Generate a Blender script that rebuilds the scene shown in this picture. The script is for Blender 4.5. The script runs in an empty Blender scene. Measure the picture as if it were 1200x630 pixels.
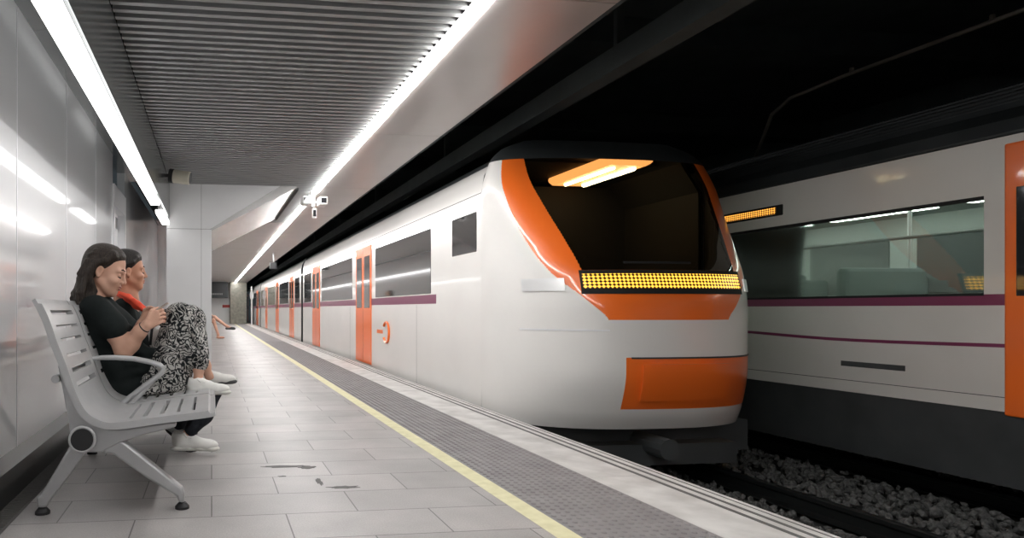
import bpy, math, random
import numpy as np
from mathutils import Vector, Matrix

# ------------------------------------------------------------------ camera, world, exposure
S = bpy.context.scene
COL = S.collection
FPX, PPX, PPY, EYE = 760.0, 345.0, 362.0, 1.0
YAW = math.atan(97/760)
cam = bpy.data.cameras.new('camera'); camo = bpy.data.objects.new('camera', cam); COL.objects.link(camo)
cam.sensor_width = 36; cam.lens = FPX*36/1200
cam.shift_x = (600-PPX)/1200; cam.shift_y = (PPY-315)/1200
cam.clip_start = 0.05; cam.clip_end = 300
camo.location = (0, 0, EYE); camo.rotation_euler = (math.pi/2, 0, -YAW)
S.camera = camo
w = bpy.data.worlds.new('world'); S.world = w; w.use_nodes = True
w.node_tree.nodes['Background'].inputs[0].default_value = (0.75, 0.9, 1.0, 1)
w.node_tree.nodes['Background'].inputs[1].default_value = 0.035
S.view_settings.view_transform = 'Standard'; S.view_settings.look = 'None'
S.view_settings.gamma = 1; S.view_settings.use_curve_mapping = False
S.view_settings.exposure = 0.22
LED_CEIL, LED_WALL = 50.0, 4.5
S.cycles.use_denoising = True
S.cycles.sample_clamp_indirect = 6
S.cycles.max_bounces = 8

# ------------------------------------------------------------------ helpers
CY, SY = math.cos(YAW), math.sin(YAW)
def at(px, py, Y):
    """point of the world seen at a pixel, on the plane y = Y"""
    u = (px-PPX)/FPX; v = (PPY-py)/FPX
    dx, dy = u*CY+SY, -u*SY+CY
    t = Y/dy
    return Vector((dx*t, Y, EYE+v*t))
def pm(p, r):
    return r*(p.x*SY+p.y*CY)/FPX

class MB:
    def __init__(s): s.v = []; s.f = []; s.m = []
    def add(s, vs, fs, mi=0):
        o = len(s.v); s.v += [tuple(v) for v in vs]
        s.f += [tuple(i+o for i in f) for f in fs]; s.m += [mi]*len(fs)
    def box(s, x0, x1, y0, y1, z0, z1, mi=0):
        vs = [(x, y, z) for x in (x0, x1) for y in (y0, y1) for z in (z0, z1)]
        s.add(vs, [(0,1,3,2), (4,6,7,5), (0,4,5,1), (2,3,7,6), (0,2,6,4), (1,5,7,3)], mi)
    def prism(s, poly, y0, y1, mi=0):
        n = len(poly)
        a = sum(poly[i][0]*poly[(i+1)%n][1]-poly[(i+1)%n][0]*poly[i][1] for i in range(n))
        if a < 0: poly = poly[::-1]
        vs = [(x, y0, z) for x, z in poly]+[(x, y1, z) for x, z in poly]
        fs = [tuple(range(n)), tuple(range(2*n-1, n-1, -1))]
        fs += [(i, i+n, (i+1)%n+n, (i+1)%n) for i in range(n)]
        s.add(vs, fs, mi)
    def tube(s, pts, r, n=10, mi=0, cap=True, sq=(1, 1)):
        pts = [Vector(p) for p in pts]; m = len(pts)
        rs = r if isinstance(r, (list, tuple)) else [r]*m
        vs = []; up = None
        for i, p in enumerate(pts):
            d = (pts[min(i+1, m-1)]-pts[max(i-1, 0)]).normalized()
            if up is None:
                up = Vector((0, 0, 1)) if abs(d.z) < .9 else Vector((0, 1, 0))
            a = d.cross(up).normalized(); b = a.cross(d).normalized(); up = b
            for k in range(n):
                t = 2*math.pi*k/n
                vs.append(p+a*math.cos(t)*rs[i]*sq[0]+b*math.sin(t)*rs[i]*sq[1])
        fs = [(i*n+k, i*n+(k+1)%n, (i+1)*n+(k+1)%n, (i+1)*n+k) for i in range(m-1) for k in range(n)]
        if cap: fs += [tuple(range(n-1, -1, -1)), tuple((m-1)*n+k for k in range(n))]
        s.add(vs, fs, mi)
    def build(s, name, mats, parent=None, smooth=False, bevel=0, seg=2, angle=35):
        me = bpy.data.meshes.new(name)
        me.from_pydata(s.v, [], s.f)
        for m in (mats if isinstance(mats, (list, tuple)) else [mats]): me.materials.append(m)
        if any(s.m): me.polygons.foreach_set('material_index', s.m)
        if smooth:
            me.polygons.foreach_set('use_smooth', [True]*len(me.polygons))
            try: me.set_sharp_from_angle(angle=math.radians(angle))
            except Exception: pass
        me.update()
        o = bpy.data.objects.new(name, me); COL.objects.link(o)
        if bevel:
            b = o.modifiers.new('bevel', 'BEVEL'); b.width = bevel; b.segments = seg; b.limit_method = 'ANGLE'
            b.angle_limit = math.radians(40)
        if parent is not None: put(o, parent)
        return o
def put(o, parent):
    o.parent = parent
    o.matrix_parent_inverse = Matrix.Translation(-Vector(wloc(parent)))
def wloc(o):
    l = Vector(o.location)
    if o.parent:      # parents are only translated while building
        l = Vector((0, 0, 0)) if o.type == 'MESH' else l
    return l
def tag(o, label=None, cat=None, group=None, kind=None):
    if label: o['label'] = label
    if cat: o['category'] = cat
    if group: o['group'] = group
    if kind: o['kind'] = kind
    return o
def empty(name, loc, label, cat, group=None):
    o = bpy.data.objects.new(name, None); COL.objects.link(o); o.location = loc; o.empty_display_size = .1
    return tag(o, label, cat, group)
def struct(mb, name, mat, **k):
    o = mb.build(name, mat, **k); o['kind'] = 'structure'; return o
def copy_tree(o, parent=None):
    c = o.copy(); COL.objects.link(c)
    if parent is not None: c.parent = parent
    for ch in list(o.children): copy_tree(ch, c)
    return c

# ------------------------------------------------------------------ materials
def mat(name, col, rough=.5, metal=0, spec=.5, coat=0, emit=None, es=0, alpha=None):
    m = bpy.data.materials.new(name); m.use_nodes = True
    b = m.node_tree.nodes['Principled BSDF']
    b.inputs['Base Color'].default_value = (*col, 1); b.inputs['Roughness'].default_value = rough
    b.inputs['Metallic'].default_value = metal; b.inputs['Specular IOR Level'].default_value = spec
    b.inputs['Coat Weight'].default_value = coat; b.inputs['Coat Roughness'].default_value = .06
    if emit: b.inputs['Emission Color'].default_value = (*emit, 1); b.inputs['Emission Strength'].default_value = es
    return m
def nodes(m):
    nt = m.node_tree
    return nt, nt.nodes['Principled BSDF'], (lambda t: nt.nodes.new('ShaderNode'+t)), nt.links.new
def ramp(N, stops):
    r = N('ValToRGB'); e = r.color_ramp.elements
    while len(e) < len(stops): e.new(.5)
    for i, (p, c) in enumerate(stops):
        e[i].position = p; e[i].color = (*c, 1) if len(c) == 3 else c
    return r
def mottled(name, c0, c1, scale, rough=.5, metal=0, bump=0, detail=6, coat=0, bscale=None, spec=.5, stretch=(1, 1, 1)):
    m = mat(name, c0, rough, metal, spec, coat); nt, b, N, L = nodes(m)
    tc = N('TexCoord'); mp = N('Mapping'); mp.inputs['Scale'].default_value = stretch
    n = N('TexNoise'); n.inputs['Scale'].default_value = scale; n.inputs['Detail'].default_value = detail
    L(tc.outputs['Object'], mp.inputs['Vector']); L(mp.outputs['Vector'], n.inputs['Vector'])
    r = ramp(N, [(.32, c0), (.68, c1)]); L(n.outputs['Fac'], r.inputs['Fac']); L(r.outputs['Color'], b.inputs['Base Color'])
    if bump:
        n2 = N('TexNoise'); n2.inputs['Scale'].default_value = bscale or scale*4; n2.inputs['Detail'].default_value = 4
        L(mp.outputs['Vector'], n2.inputs['Vector'])
        bp = N('Bump'); bp.inputs['Strength'].default_value = bump; bp.inputs['Distance'].default_value = .01
        L(n2.outputs['Fac'], bp.inputs['Height']); L(bp.outputs['Normal'], b.inputs['Normal'])
    return m
def tile_mat():
    m = mat('granite_tiles', (.4, .39, .38), .42); nt, b, N, L = nodes(m)
    tc = N('TexCoord')
    br = N('TexBrick'); br.offset = .5; br.offset_frequency = 2; br.squash = 1
    br.inputs['Color1'].default_value = (.37, .352, .342, 1); br.inputs['Color2'].default_value = (.29, .277, .27, 1)
    br.inputs['Mortar'].default_value = (.11, .105, .10, 1)
    br.inputs['Scale'].default_value = 1; br.inputs['Mortar Size'].default_value = .0035; br.inputs['Mortar Smooth'].default_value = .2
    br.inputs['Bias'].default_value = -.3; br.inputs['Brick Width'].default_value = .72; br.inputs['Row Height'].default_value = .35
    L(tc.outputs['Object'], br.inputs['Vector'])
    n = N('TexNoise'); n.inputs['Scale'].default_value = 140; n.inputs['Detail'].default_value = 3; L(tc.outputs['Object'], n.inputs['Vector'])
    n2 = N('TexNoise'); n2.inputs['Scale'].default_value = 2.2; n2.inputs['Detail'].default_value = 5; L(tc.outputs['Object'], n2.inputs['Vector'])
    r1 = ramp(N, [(.3, (.84,)*3), (.7, (1.1,)*3)]); L(n.outputs['Fac'], r1.inputs['Fac'])
    r2 = ramp(N, [(.3, (.82,)*3), (.7, (1.1,)*3)]); L(n2.outputs['Fac'], r2.inputs['Fac'])
    x1 = N('MixRGB'); x1.blend_type = 'MULTIPLY'; x1.inputs[0].default_value = 1
    x2 = N('MixRGB'); x2.blend_type = 'MULTIPLY'; x2.inputs[0].default_value = 1
    L(br.outputs['Color'], x1.inputs[1]); L(r1.outputs['Color'], x1.inputs[2])
    L(x1.outputs['Color'], x2.inputs[1]); L(r2.outputs['Color'], x2.inputs[2]); L(x2.outputs['Color'], b.inputs['Base Color'])
    bp = N('Bump'); bp.inputs['Strength'].default_value = .25; bp.inputs['Distance'].default_value = .004
    L(br.outputs['Fac'], bp.inputs['Height']); bp.invert = True; L(bp.outputs['Normal'], b.inputs['Normal'])
    return m
def led_mat(name, axis_a, axis_b, pa, pb, col, es):
    """amber dot-matrix: round lit dots on black, from object coordinates"""
    m = mat(name, (.01, .008, .006), .3); nt, b, N, L = nodes(m)
    tc = N('TexCoord'); sp = N('SeparateXYZ'); L(tc.outputs['Object'], sp.inputs[0])
    def wave(ax, p, ph=0):
        a = N('Math'); a.operation = 'MULTIPLY'; a.inputs[1].default_value = 2*math.pi/p; L(sp.outputs[ax], a.inputs[0])
        c = N('Math'); c.operation = 'SINE'; L(a.outputs[0], c.inputs[0]); return c
    # skewed rows of dots
    wa, wb = wave(axis_a, pa), wave(axis_b, pb)
    s = N('Math'); s.operation = 'ADD'; L(wa.outputs[0], s.inputs[0]); L(wb.outputs[0], s.inputs[1])
    r = ramp(N, [(.35, (0, 0, 0)), (.8, (1, 1, 1))]); 
    mr = N('MapRange'); mr.inputs[1].default_value = -2; mr.inputs[2].default_value = 2; L(s.outputs[0], mr.inputs[0])
    L(mr.outputs[0], r.inputs['Fac'])
    mu = N('Math'); mu.operation = 'MULTIPLY'; mu.inputs[1].default_value = es; L(r.outputs['Color'], mu.inputs[0])
    b.inputs['Emission Color'].default_value = (*col, 1); L(mu.outputs[0], b.inputs['Emission Strength'])
    return m
def paisley():
    m = mat('paisley_cloth', (.5, .5, .5), .85, spec=.2); nt, b, N, L = nodes(m)
    tc = N('TexCoord')
    def math_(op, a, c=None, d=None):
        n = N('Math'); n.operation = op
        for i, x in enumerate((a, c, d)):
            if x is None: continue
            if isinstance(x, (int, float)): n.inputs[i].default_value = x
            else: L(x, n.inputs[i])
        return n.outputs[0]
    n = N('TexNoise'); n.inputs['Scale'].default_value = 10; n.inputs['Detail'].default_value = 2; L(tc.outputs['Object'], n.inputs['Vector'])
    mx = N('MixRGB'); mx.blend_type = 'LINEAR_LIGHT'; mx.inputs[0].default_value = .07
    L(tc.outputs['Object'], mx.inputs[1]); L(n.outputs['Color'], mx.inputs[2])
    v = N('TexVoronoi'); v.inputs['Scale'].default_value = 9; L(mx.outputs[0], v.inputs['Vector'])
    ring = math_('SINE', math_('MULTIPLY', v.outputs['Distance'], 40))        # drop outlines
    curl = N('TexNoise'); curl.inputs['Scale'].default_value = 15; curl.inputs['Detail'].default_value = 1; L(mx.outputs[0], curl.inputs['Vector'])
    cl = math_('SINE', math_('MULTIPLY', curl.outputs['Fac'], 40))            # fine scrolls
    light = math_('MINIMUM', math_('ADD', ring, .75), math_('ADD', cl, .85))
    n3 = N('TexNoise'); n3.inputs['Scale'].default_value = 8; n3.inputs['Detail'].default_value = 1; L(tc.outputs['Object'], n3.inputs['Vector'])
    dark = ramp(N, [(.55, (0, 0, 0)), (.58, (1, 1, 1))]); L(n3.outputs['Fac'], dark.inputs['Fac'])
    ra = ramp(N, [(.40, (.010, .012, .014)), (.60, (.44, .43, .41))]); L(math_('ADD', math_('MULTIPLY', light, .4), .4), ra.inputs['Fac'])
    rb = ramp(N, [(.70, (.010, .012, .014)), (.84, (.40, .39, .37))]); L(math_('ADD', math_('MULTIPLY', cl, .5), .5), rb.inputs['Fac'])
    fx = N('MixRGB'); L(dark.outputs['Color'], fx.inputs[0]); L(ra.outputs['Color'], fx.inputs[1]); L(rb.outputs['Color'], fx.inputs[2])
    L(fx.outputs[0], b.inputs['Base Color'])
    return m
def hair_mat(name, c0, c1):
    m = mottled(name, c0, c1, 6, .5, spec=.3, detail=3, stretch=(26, 26, 2.2), bump=.5, bscale=9)
    return m
def glass_mat(name, tint, trans, rough=.03):
    m = bpy.data.materials.new(name); m.use_nodes = True; nt = m.node_tree; nt.nodes.clear()
    N = lambda t: nt.nodes.new('ShaderNode'+t); L = nt.links.new
    o = N('OutputMaterial'); t = N('BsdfTransparent'); t.inputs[0].default_value = (*tint, 1)
    g = N('BsdfGlossy'); g.inputs['Roughness'].default_value = rough; g.inputs[0].default_value = (.9, .95, .95, 1)
    f = N('Fresnel'); f.inputs[0].default_value = 1.42
    k = N('MapRange'); k.inputs[3].default_value = 1-trans; k.inputs[4].default_value = 1.0; L(f.outputs[0], k.inputs[0])
    x = N('MixShader'); L(k.outputs[0], x.inputs[0]); L(t.outputs[0], x.inputs[1]); L(g.outputs[0], x.inputs[2]); L(x.outputs[0], o.inputs[0])
    return m

M = {}
M['tile'] = tile_mat()
M['tactile'] = mottled('tactile_grey', (.19, .178, .182), (.25, .235, .238), 6, .55)
M['coping'] = mottled('worn_concrete', (.46, .44, .425), (.64, .62, .60), 5, .6, bump=.15)
M['yellow'] = mottled('yellow_line', (.62, .58, .35), (.74, .70, .46), 14, .6)
M['groove'] = mat('dark_groove', (.10, .095, .092), .7)
M['wall'] = mottled('lacquered_panel', (.76, .76, .775), (.80, .80, .812), .8, .3, metal=.15, bump=.1, bscale=1.1, coat=1.0)
M['seam'] = mat('bright_seam', (.85, .85, .87), .3, metal=.3)
M['pillar'] = mottled('pale_cladding', (.66, .66, .665), (.70, .70, .705), 2, .35)
M['joint'] = mat('joint_line', (.05, .05, .05), .7)
M['base'] = mat('black_skirting', (.012, .014, .014), .3, coat=.3)
M['slat'] = mat('grey_slat', (.34, .345, .345), .4, metal=.3)
M['void'] = mat('ceiling_void', (.02, .022, .023), .9)
M['bulk'] = mottled('grey_bulkhead', (.13, .14, .14), (.16, .17, .17), 2, .18, metal=.5)
M['fascia'] = mottled('beige_metal_panel', (.47, .435, .42), (.51, .475, .46), 1.5, .3, metal=.3)
M['soffit'] = mottled('glossy_soffit', (.62, .61, .6), (.74, .73, .72), 2.5, .22, metal=.5, bump=.12, bscale=3)
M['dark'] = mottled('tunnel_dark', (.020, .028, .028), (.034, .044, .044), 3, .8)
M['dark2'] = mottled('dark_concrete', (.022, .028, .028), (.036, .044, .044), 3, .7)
M['led'] = mat('led_diffuser', (.9, .9, .9), .4, emit=(1, .985, .97), es=LED_CEIL)
M['ledw'] = mat('wall_led_diffuser', (.9, .9, .9), .4, emit=(1, .99, .98), es=LED_WALL)
M['alu'] = mat('aluminium_trim', (.62, .62, .62), .3, metal=.8)
M['bench'] = mottled('grey_cast_metal', (.44, .44, .445), (.48, .48, .485), 8, .38, metal=.25)
M['benchframe'] = mottled('grey_frame', (.38, .38, .385), (.42, .42, .425), 8, .36, metal=.45)
M['rubber'] = mat('black_rubber', (.012, .012, .013), .6)
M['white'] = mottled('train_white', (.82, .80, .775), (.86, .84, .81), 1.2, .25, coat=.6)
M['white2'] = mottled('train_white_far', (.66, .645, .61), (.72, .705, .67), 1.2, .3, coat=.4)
M['orange'] = mat('train_orange', (.95, .175, .02), .3, coat=.5)
M['magenta'] = mat('plum_band', (.20, .025, .09), .35, coat=.4)
M['roof'] = mottled('train_roof', (.02, .024, .026), (.035, .04, .042), 2, .55)
M['skirt'] = mottled('train_skirt', (.045, .05, .052), (.07, .075, .078), 2, .5)
M['under'] = mat('underframe', (.008, .009, .009), .8)
M['bglass'] = mat('dark_window', (.02, .023, .025), .05, spec=.8, coat=.8)
M['glass'] = glass_mat('train_glass', (.84, .90, .86), .93)
M['screen'] = glass_mat('windscreen_glass', (.42, .45, .45), .95)
M['silver'] = mat('lamp_silver', (.78, .78, .78), .4, metal=.6)
M['lampw'] = mat('warm_lamp', (.9, .6, .3), .4, emit=(1, .36, .09), es=2.6)
M['lampc'] = mat('warm_tube', (1, .9, .7), .4, emit=(1, .80, .45), es=16)
M['ledA'] = led_mat('amber_matrix', 0, 2, .036, .03, (1, .50, .05), 2.6)
M['ledB'] = led_mat('amber_sign', 1, 2, .03, .022, (1, .40, .06), 1.8)
M['inlight'] = mat('carriage_light', (.9, .9, .9), .4, emit=(.95, 1, .95), es=12)
M['inwall'] = mat('carriage_lining', (.42, .45, .43), .5)
M['infloor'] = mat('carriage_floor', (.1, .11, .11), .6)
M['inseat'] = mat('seat_moquette', (.12, .15, .15), .8)
M['rail'] = mat('worn_rail', (.05, .055, .055), .3, metal=.8)
M['ballast'] = mottled('ballast_stone', (.055, .058, .058), (.17, .17, .165), 30, .8)
M['bed'] = mottled('track_bed', (.015, .017, .017), (.035, .037, .036), 12, .9, bump=.6)
M['skin1'] = mottled('skin', (.60, .335, .235), (.66, .385, .28), 14, .48)
M['skin2'] = mottled('skin_warm', (.50, .235, .145), (.56, .28, .18), 14, .48)
M['lips'] = mat('lips', (.42, .13, .11), .4)
M['hair1'] = hair_mat('brown_hair', (.012, .009, .007), (.05, .036, .028))
M['hair2'] = hair_mat('black_hair', (.010, .008, .008), (.03, .024, .02))
M['lash'] = mat('lashes', (.01, .008, .007), .6)
M['black'] = mottled('black_cotton', (.006, .009, .009), (.013, .017, .017), 10, .85, bump=.3, bscale=14, spec=.2)
M['denim'] = mottled('black_denim', (.010, .012, .016), (.022, .024, .03), 30, .85, spec=.2)
M['paisley'] = paisley()
M['red'] = mottled('red_cloth', (.75, .06, .025), (.85, .10, .045), 12, .75)
M['whitecloth'] = mottled('white_cloth', (.62, .60, .58), (.74, .72, .70), 10, .8)
M['shoe'] = mottled('white_leather', (.70, .69, .66), (.78, .77, .74), 20, .45)
M['sole'] = mat('pale_sole', (.66, .65, .61), .6)
M['greyshoe'] = mat('grey_suede', (.07, .07, .072), .8)
M['phone'] = mat('phone_back', (.55, .45, .38), .3, metal=.3)
M['phoneglass'] = mat('phone_glass', (.02, .02, .022), .08)
M['beige'] = mat('beige_plastic', (.52, .49, .40), .5)
M['shorts'] = mat('grey_shorts', (.10, .10, .11), .85)
M['sign'] = mat('dark_sign', (.02, .023, .025), .4)
M['notice'] = mat('paper_notice', (.30, .30, .29), .6)
M['redplate'] = mat('red_plate', (.45, .05, .04), .5)
M['stone'] = mottled('grey_stone_column', (.16, .155, .13), (.26, .25, .21), 6, .6)

# ------------------------------------------------------------------ signed-distance mesher (people, hair, clothes, shoes)
class SDF:
    def __init__(s, res): s.p = []; s.res = res
    def cone(s, a, b, ra, rb, k=.02, sub=False, sc=None):
        s.p.append(('c', np.array(a, float), np.array(b, float), ra, rb, k, sub)); return s
    def ell(s, c, r, k=.02, R=None, sub=False):
        R = np.eye(3) if R is None else np.array(R)
        s.p.append(('e', np.array(c, float), np.array(r, float), R, None, k, sub)); return s
    def chain(s, pts, rs, k=.02):
        for i in range(len(pts)-1): s.cone(pts[i], pts[i+1], rs[i], rs[i+1], k)
        return s
    def mesh(s, name, material, parent=None, cut=None):
        lo = np.full(3, 1e9); hi = -lo
        for q in s.p:
            if q[-1]: continue
            if q[0] == 'c':
                r = max(q[3], q[4]); lo = np.minimum(lo, np.minimum(q[1], q[2])-r); hi = np.maximum(hi, np.maximum(q[1], q[2])+r)
            else: lo = np.minimum(lo, q[1]-q[2].max()); hi = np.maximum(hi, q[1]+q[2].max())
        h = s.res; lo -= 4*h+.01; hi += 4*h+.01
        n = np.ceil((hi-lo)/h).astype(int)+1
        V = np.full(n, 1.0, np.float32)
        for q in s.p:
            k = q[5]; pad = k+3*h
            if q[0] == 'c':
                r = max(q[3], q[4]); a = np.minimum(q[1], q[2])-r-pad; b = np.maximum(q[1], q[2])+r+pad
            else: a = q[1]-q[2].max()-pad; b = q[1]+q[2].max()+pad
            i0 = np.maximum(np.floor((a-lo)/h).astype(int), 0); i1 = np.minimum(np.ceil((b-lo)/h).astype(int)+1, n)
            if (i1 <= i0).any(): continue
            g = [(lo[d]+h*np.arange(i0[d], i1[d])).astype(np.float32) for d in range(3)]
            X, Y, Z = np.meshgrid(*g, indexing='ij')
            if q[0] == 'c':
                ab = q[2]-q[1]; L2 = max((ab**2).sum(), 1e-12)
                t = np.clip(((X-q[1][0])*ab[0]+(Y-q[1][1])*ab[1]+(Z-q[1][2])*ab[2])/L2, 0, 1)
                d = np.sqrt((X-q[1][0]-t*ab[0])**2+(Y-q[1][1]-t*ab[1])**2+(Z-q[1][2]-t*ab[2])**2)-(q[3]+t*(q[4]-q[3]))
            else:
                P = np.stack([X-q[1][0], Y-q[1][1], Z-q[1][2]], -1)@q[3].astype(np.float32)
                k0 = np.sqrt(((P/q[2])**2).sum(-1)); k1 = np.sqrt(((P/q[2]**2)**2).sum(-1))
                d = k0*(k0-1)/np.maximum(k1, 1e-6)
            sl = tuple(slice(i0[d_], i1[d_]) for d_ in range(3)); o = V[sl]
            if q[6]:
                d = -d; hh = np.clip(.5-.5*(o-d)/k, 0, 1); V[sl] = o*(1-hh)+d*hh+k*hh*(1-hh)
            else:
                hh = np.clip(.5+.5*(o-d)/k, 0, 1); V[sl] = o*(1-hh)+d*hh-k*hh*(1-hh)
        if cut is not None:     # keep only where cut(x,y,z) < 0
            g = [lo[d]+h*np.arange(n[d]) for d in range(3)]
            X, Y, Z = np.meshgrid(*g, indexing='ij'); V = np.maximum(V, cut(X, Y, Z))
        ins = V < 0
        c = [ins[i:n[0]-1+i, j:n[1]-1+j, l:n[2]-1+l] for i in (0, 1) for j in (0, 1) for l in (0, 1)]
        cnt = sum(x.astype(np.int8) for x in c); act = (cnt > 0) & (cnt < 8)
        ids = np.full(act.shape, -1, np.int64); idx = np.argwhere(act); ids[act] = np.arange(len(idx))
        acc = np.zeros((len(idx), 3)); num = np.zeros(len(idx))
        for e in range(3):
            for a in (0, 1):
                for b in (0, 1):
                    o0 = [0, 0, 0]; oth = [x for x in range(3) if x != e]; o0[oth[0]] = a; o0[oth[1]] = b
                    o1 = list(o0); o1[e] = 1
                    v0 = V[idx[:, 0]+o0[0], idx[:, 1]+o0[1], idx[:, 2]+o0[2]]; v1 = V[idx[:, 0]+o1[0], idx[:, 1]+o1[1], idx[:, 2]+o1[2]]
                    m = (v0 < 0) != (v1 < 0); t = np.where(m, v0/np.where(m, v0-v1, 1), 0)
                    p = np.array(o0, float)+np.outer(t, np.array(o1)-np.array(o0)); acc[m] += p[m]; num[m] += 1
        vs = lo+h*(idx+acc/num[:, None])
        fs = []
        for e in range(3):
            a, b = [(1, 2), (2, 0), (0, 1)][e]
            sh = [slice(0, n[d]) for d in range(3)]; s0 = list(sh); s1 = list(sh); s0[e] = slice(0, n[e]-1); s1[e] = slice(1, n[e])
            x = ins[tuple(s0)] != ins[tuple(s1)]; q = np.argwhere(x)
            q = q[(q[:, a] > 0) & (q[:, b] > 0) & (q[:, a] < n[a]-1) & (q[:, b] < n[b]-1)]
            fl = ins[q[:, 0], q[:, 1], q[:, 2]]
            def cell(da, db):
                z = q.copy(); z[:, a] -= da; z[:, b] -= db; return ids[z[:, 0], z[:, 1], z[:, 2]]
            f = np.stack([cell(1, 1), cell(0, 1), cell(0, 0), cell(1, 0)], 1)
            f[~fl] = f[~fl][:, ::-1]; fs.append(f)
        fs = np.concatenate(fs); fs = fs[(fs >= 0).all(1)]
        me = bpy.data.meshes.new(name); me.from_pydata(vs.tolist(), [], fs.tolist()); me.materials.append(material)
        me.polygons.foreach_set('use_smooth', [True]*len(me.polygons)); me.update()
        o = bpy.data.objects.new(name, me); COL.objects.link(o)
        sm = o.modifiers.new('smooth', 'SMOOTH'); sm.factor = .5; sm.iterations = 2
        if parent is not None: put(o, parent)
        return o

# ------------------------------------------------------------------ platform floor
YF = 62.0
b = MB(); b.box(-1.05, 1.5, -10, 46, -.3, 0); struct(b, 'floor', M['tile'])
b = MB(); b.box(1.5, 1.61, -10, YF, -.3, .001); struct(b, 'trim_1', M['yellow'])
b = MB(); b.box(1.61, 2.22, -10, YF, -.3, 0)
def stud(x, y, n):
    vs = []
    for r, z in ((.0145, 0), (.0095, .0055)):
        vs += [(x+r*math.cos(2*math.pi*k/n+.4), y+r*math.sin(2*math.pi*k/n+.4), z) for k in range(n)]
    b.add(vs, [(k, (k+1)%n, n+(k+1)%n, n+k) for k in range(n)]+[tuple(n+k for k in range(n))])
yy = 2.2; ri = 0
while yy < 20:
    for k in range(12): stud(1.64+.05*k+(.0 if ri%2 else .0), yy, 8 if yy < 7 else 5)
    yy += .05; ri += 1
o = struct(b, 'trim_2', M['tactile']); o['label'] = 'grey strip of studded tactile paving'
b = MB(); y = -11.8
while y < YF:
    b.box(2.22, 2.73, y, min(y+2.196, YF), -.3, .002, 0); y += 2.2
b.box(2.225, 2.725, -10, YF, -.3, -.004, 1)
for x0, x1 in ((2.545, 2.573), (2.62, 2.645), (2.69, 2.7)): b.box(x0, x1, -10, YF, -.01, .0035, 1)
struct(b, 'trim_3', [M['coping'], M['groove']])
b = MB(); b.box(2.35, 2.68, -10, YF, -1.2, -.3); struct(b, 'wall_platform_edge', M['dark2'])
# drain grating along the wall foot
b = MB(); b.box(-1.05, -.93, -3, 9.6, -.05, .002)
yy = 2.6
while yy < 9.5: b.box(-1.03, -.945, yy, yy+.012, .002, .006); yy += .03
struct(b, 'trim_4', M['groove'])
# broken patches in the paving
rnd = random.Random(4)
for cx, cy, rx, ry in ((.46, 4.1, .19, .028), (.60, 4.06, .06, .04), (.74, 3.58, .10, .03), (.62, 3.72, .018, .09), (.42, 3.86, .03, .01)):
    vs = []; n = 22
    for k in range(n):
        t = 2*math.pi*k/n; r = rnd.uniform(.55, 1.1); vs.append((cx+rx*r*math.cos(t), cy+ry*r*math.sin(t), .0015))
    b = MB(); b.add(vs+[(x, y, -.004) for x, y, z in vs], [tuple(range(n))]+[(k, k+n, (k+1)%n+n, (k+1)%n) for k in range(n)])
    struct(b, 'floor_crack', M['groove'])

# ------------------------------------------------------------------ left wall, light cove, ceiling, pillar
WX = -1.17
b = MB(); edges = [4.11-1.345*k for k in range(10, -1, -1)]+[5.455, 6.8, 7.95]
for a, c in zip(edges[:-1], edges[1:]): b.box(WX-.1, WX, a+.004, c-.004, .17, 2.84)
b.box(WX-.1, WX-.008, -10, 7.95, .17, 2.84, 1)
for a in edges[1:-1]: b.box(WX-.01, WX+.003, a-.006, a+.006, .17, 2.8, 1)
for a, c in zip([9.0, 10.1, 11.2, 12.3, 13.4], [10.1, 11.2, 12.3, 13.4, 14.5]): b.box(WX-.1, WX, a+.003, c-.003, .17, 2.84)
struct(b, 'wall_left', [M['wall'], M['seam']])
b = MB(); b.box(WX-.1, -1.035, -10, 7.95, 0, .17); b.box(WX-.1, -1.035, 9.0, 14.5, 0, .17); struct(b, 'baseboard_left', M['base'])
b = MB(); b.box(WX-.1, WX, 14.62, 45.4, 0, 2.84); struct(b, 'wall_left_far', M['pillar'])
# recessed door in the wall
b = MB(); b.box(WX-.15, WX-.08, 8.0, 8.95, 0, 2.25); b.box(WX-.08, WX-.07, 8.47, 8.48, .1, 2.1, 1); b.box(WX-.11, WX-.068, 8.1, 8.85, 2.06, 2.2, 2)
door = struct(b, 'door_1', [M['pillar'], M['joint'], M['bulk']])
b = MB(); b.box(WX-.1, WX+.02, 7.95, 8.03, 0, 2.5); b.box(WX-.1, WX+.02, 8.92, 9.0, 0, 2.5); b.box(WX-.1, WX+.02, 8.03, 8.92, 2.25, 2.5)
struct(b, 'trim_5', M['seam'])
# recess behind the pillar
b = MB(); b.box(-1.35, -.66, 14.5, 14.6, 1.0, 2.84, 0); b.box(-1.35, -.66, 14.48, 14.6, 0, 1.0, 1); struct(b, 'wall_recess', [M['pillar'], M['sign']])
b = MB(); b.box(-1.27, -.62, -10, 9.6, 2.84, 2.93); struct(b, 'ceiling_bulkhead', M['bulk'])
b = MB(); b.box(-.66, -.62, -10, 9.6, 2.31, 2.84); struct(b, 'wall_bulkhead', M['bulk'])
b = MB(); b.box(-.62, -.605, -10, 9.6, 2.31, 2.83); struct(b, 'trim_6', M['bulk'])
# slatted ceiling
b = MB(); b.box(-1.15, 2.40, -10, 46, 2.93, 3.1, 1); yy = -9.5
while yy < 13.6:
    b.prism([(-.6, 2.83), (1.54, 2.83), (1.54, 2.865), (-.6, 2.865)], yy, yy+.042, 0); yy += .102
struct(b, 'ceiling', [M['slat'], M['void']])
b = MB(); yy = 13.75
while yy < 45:
    b.box(-1.15, 1.545, yy, yy+1.99, 2.83, 2.88); yy += 2.0
struct(b, 'ceiling_far', M['fascia'])
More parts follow.
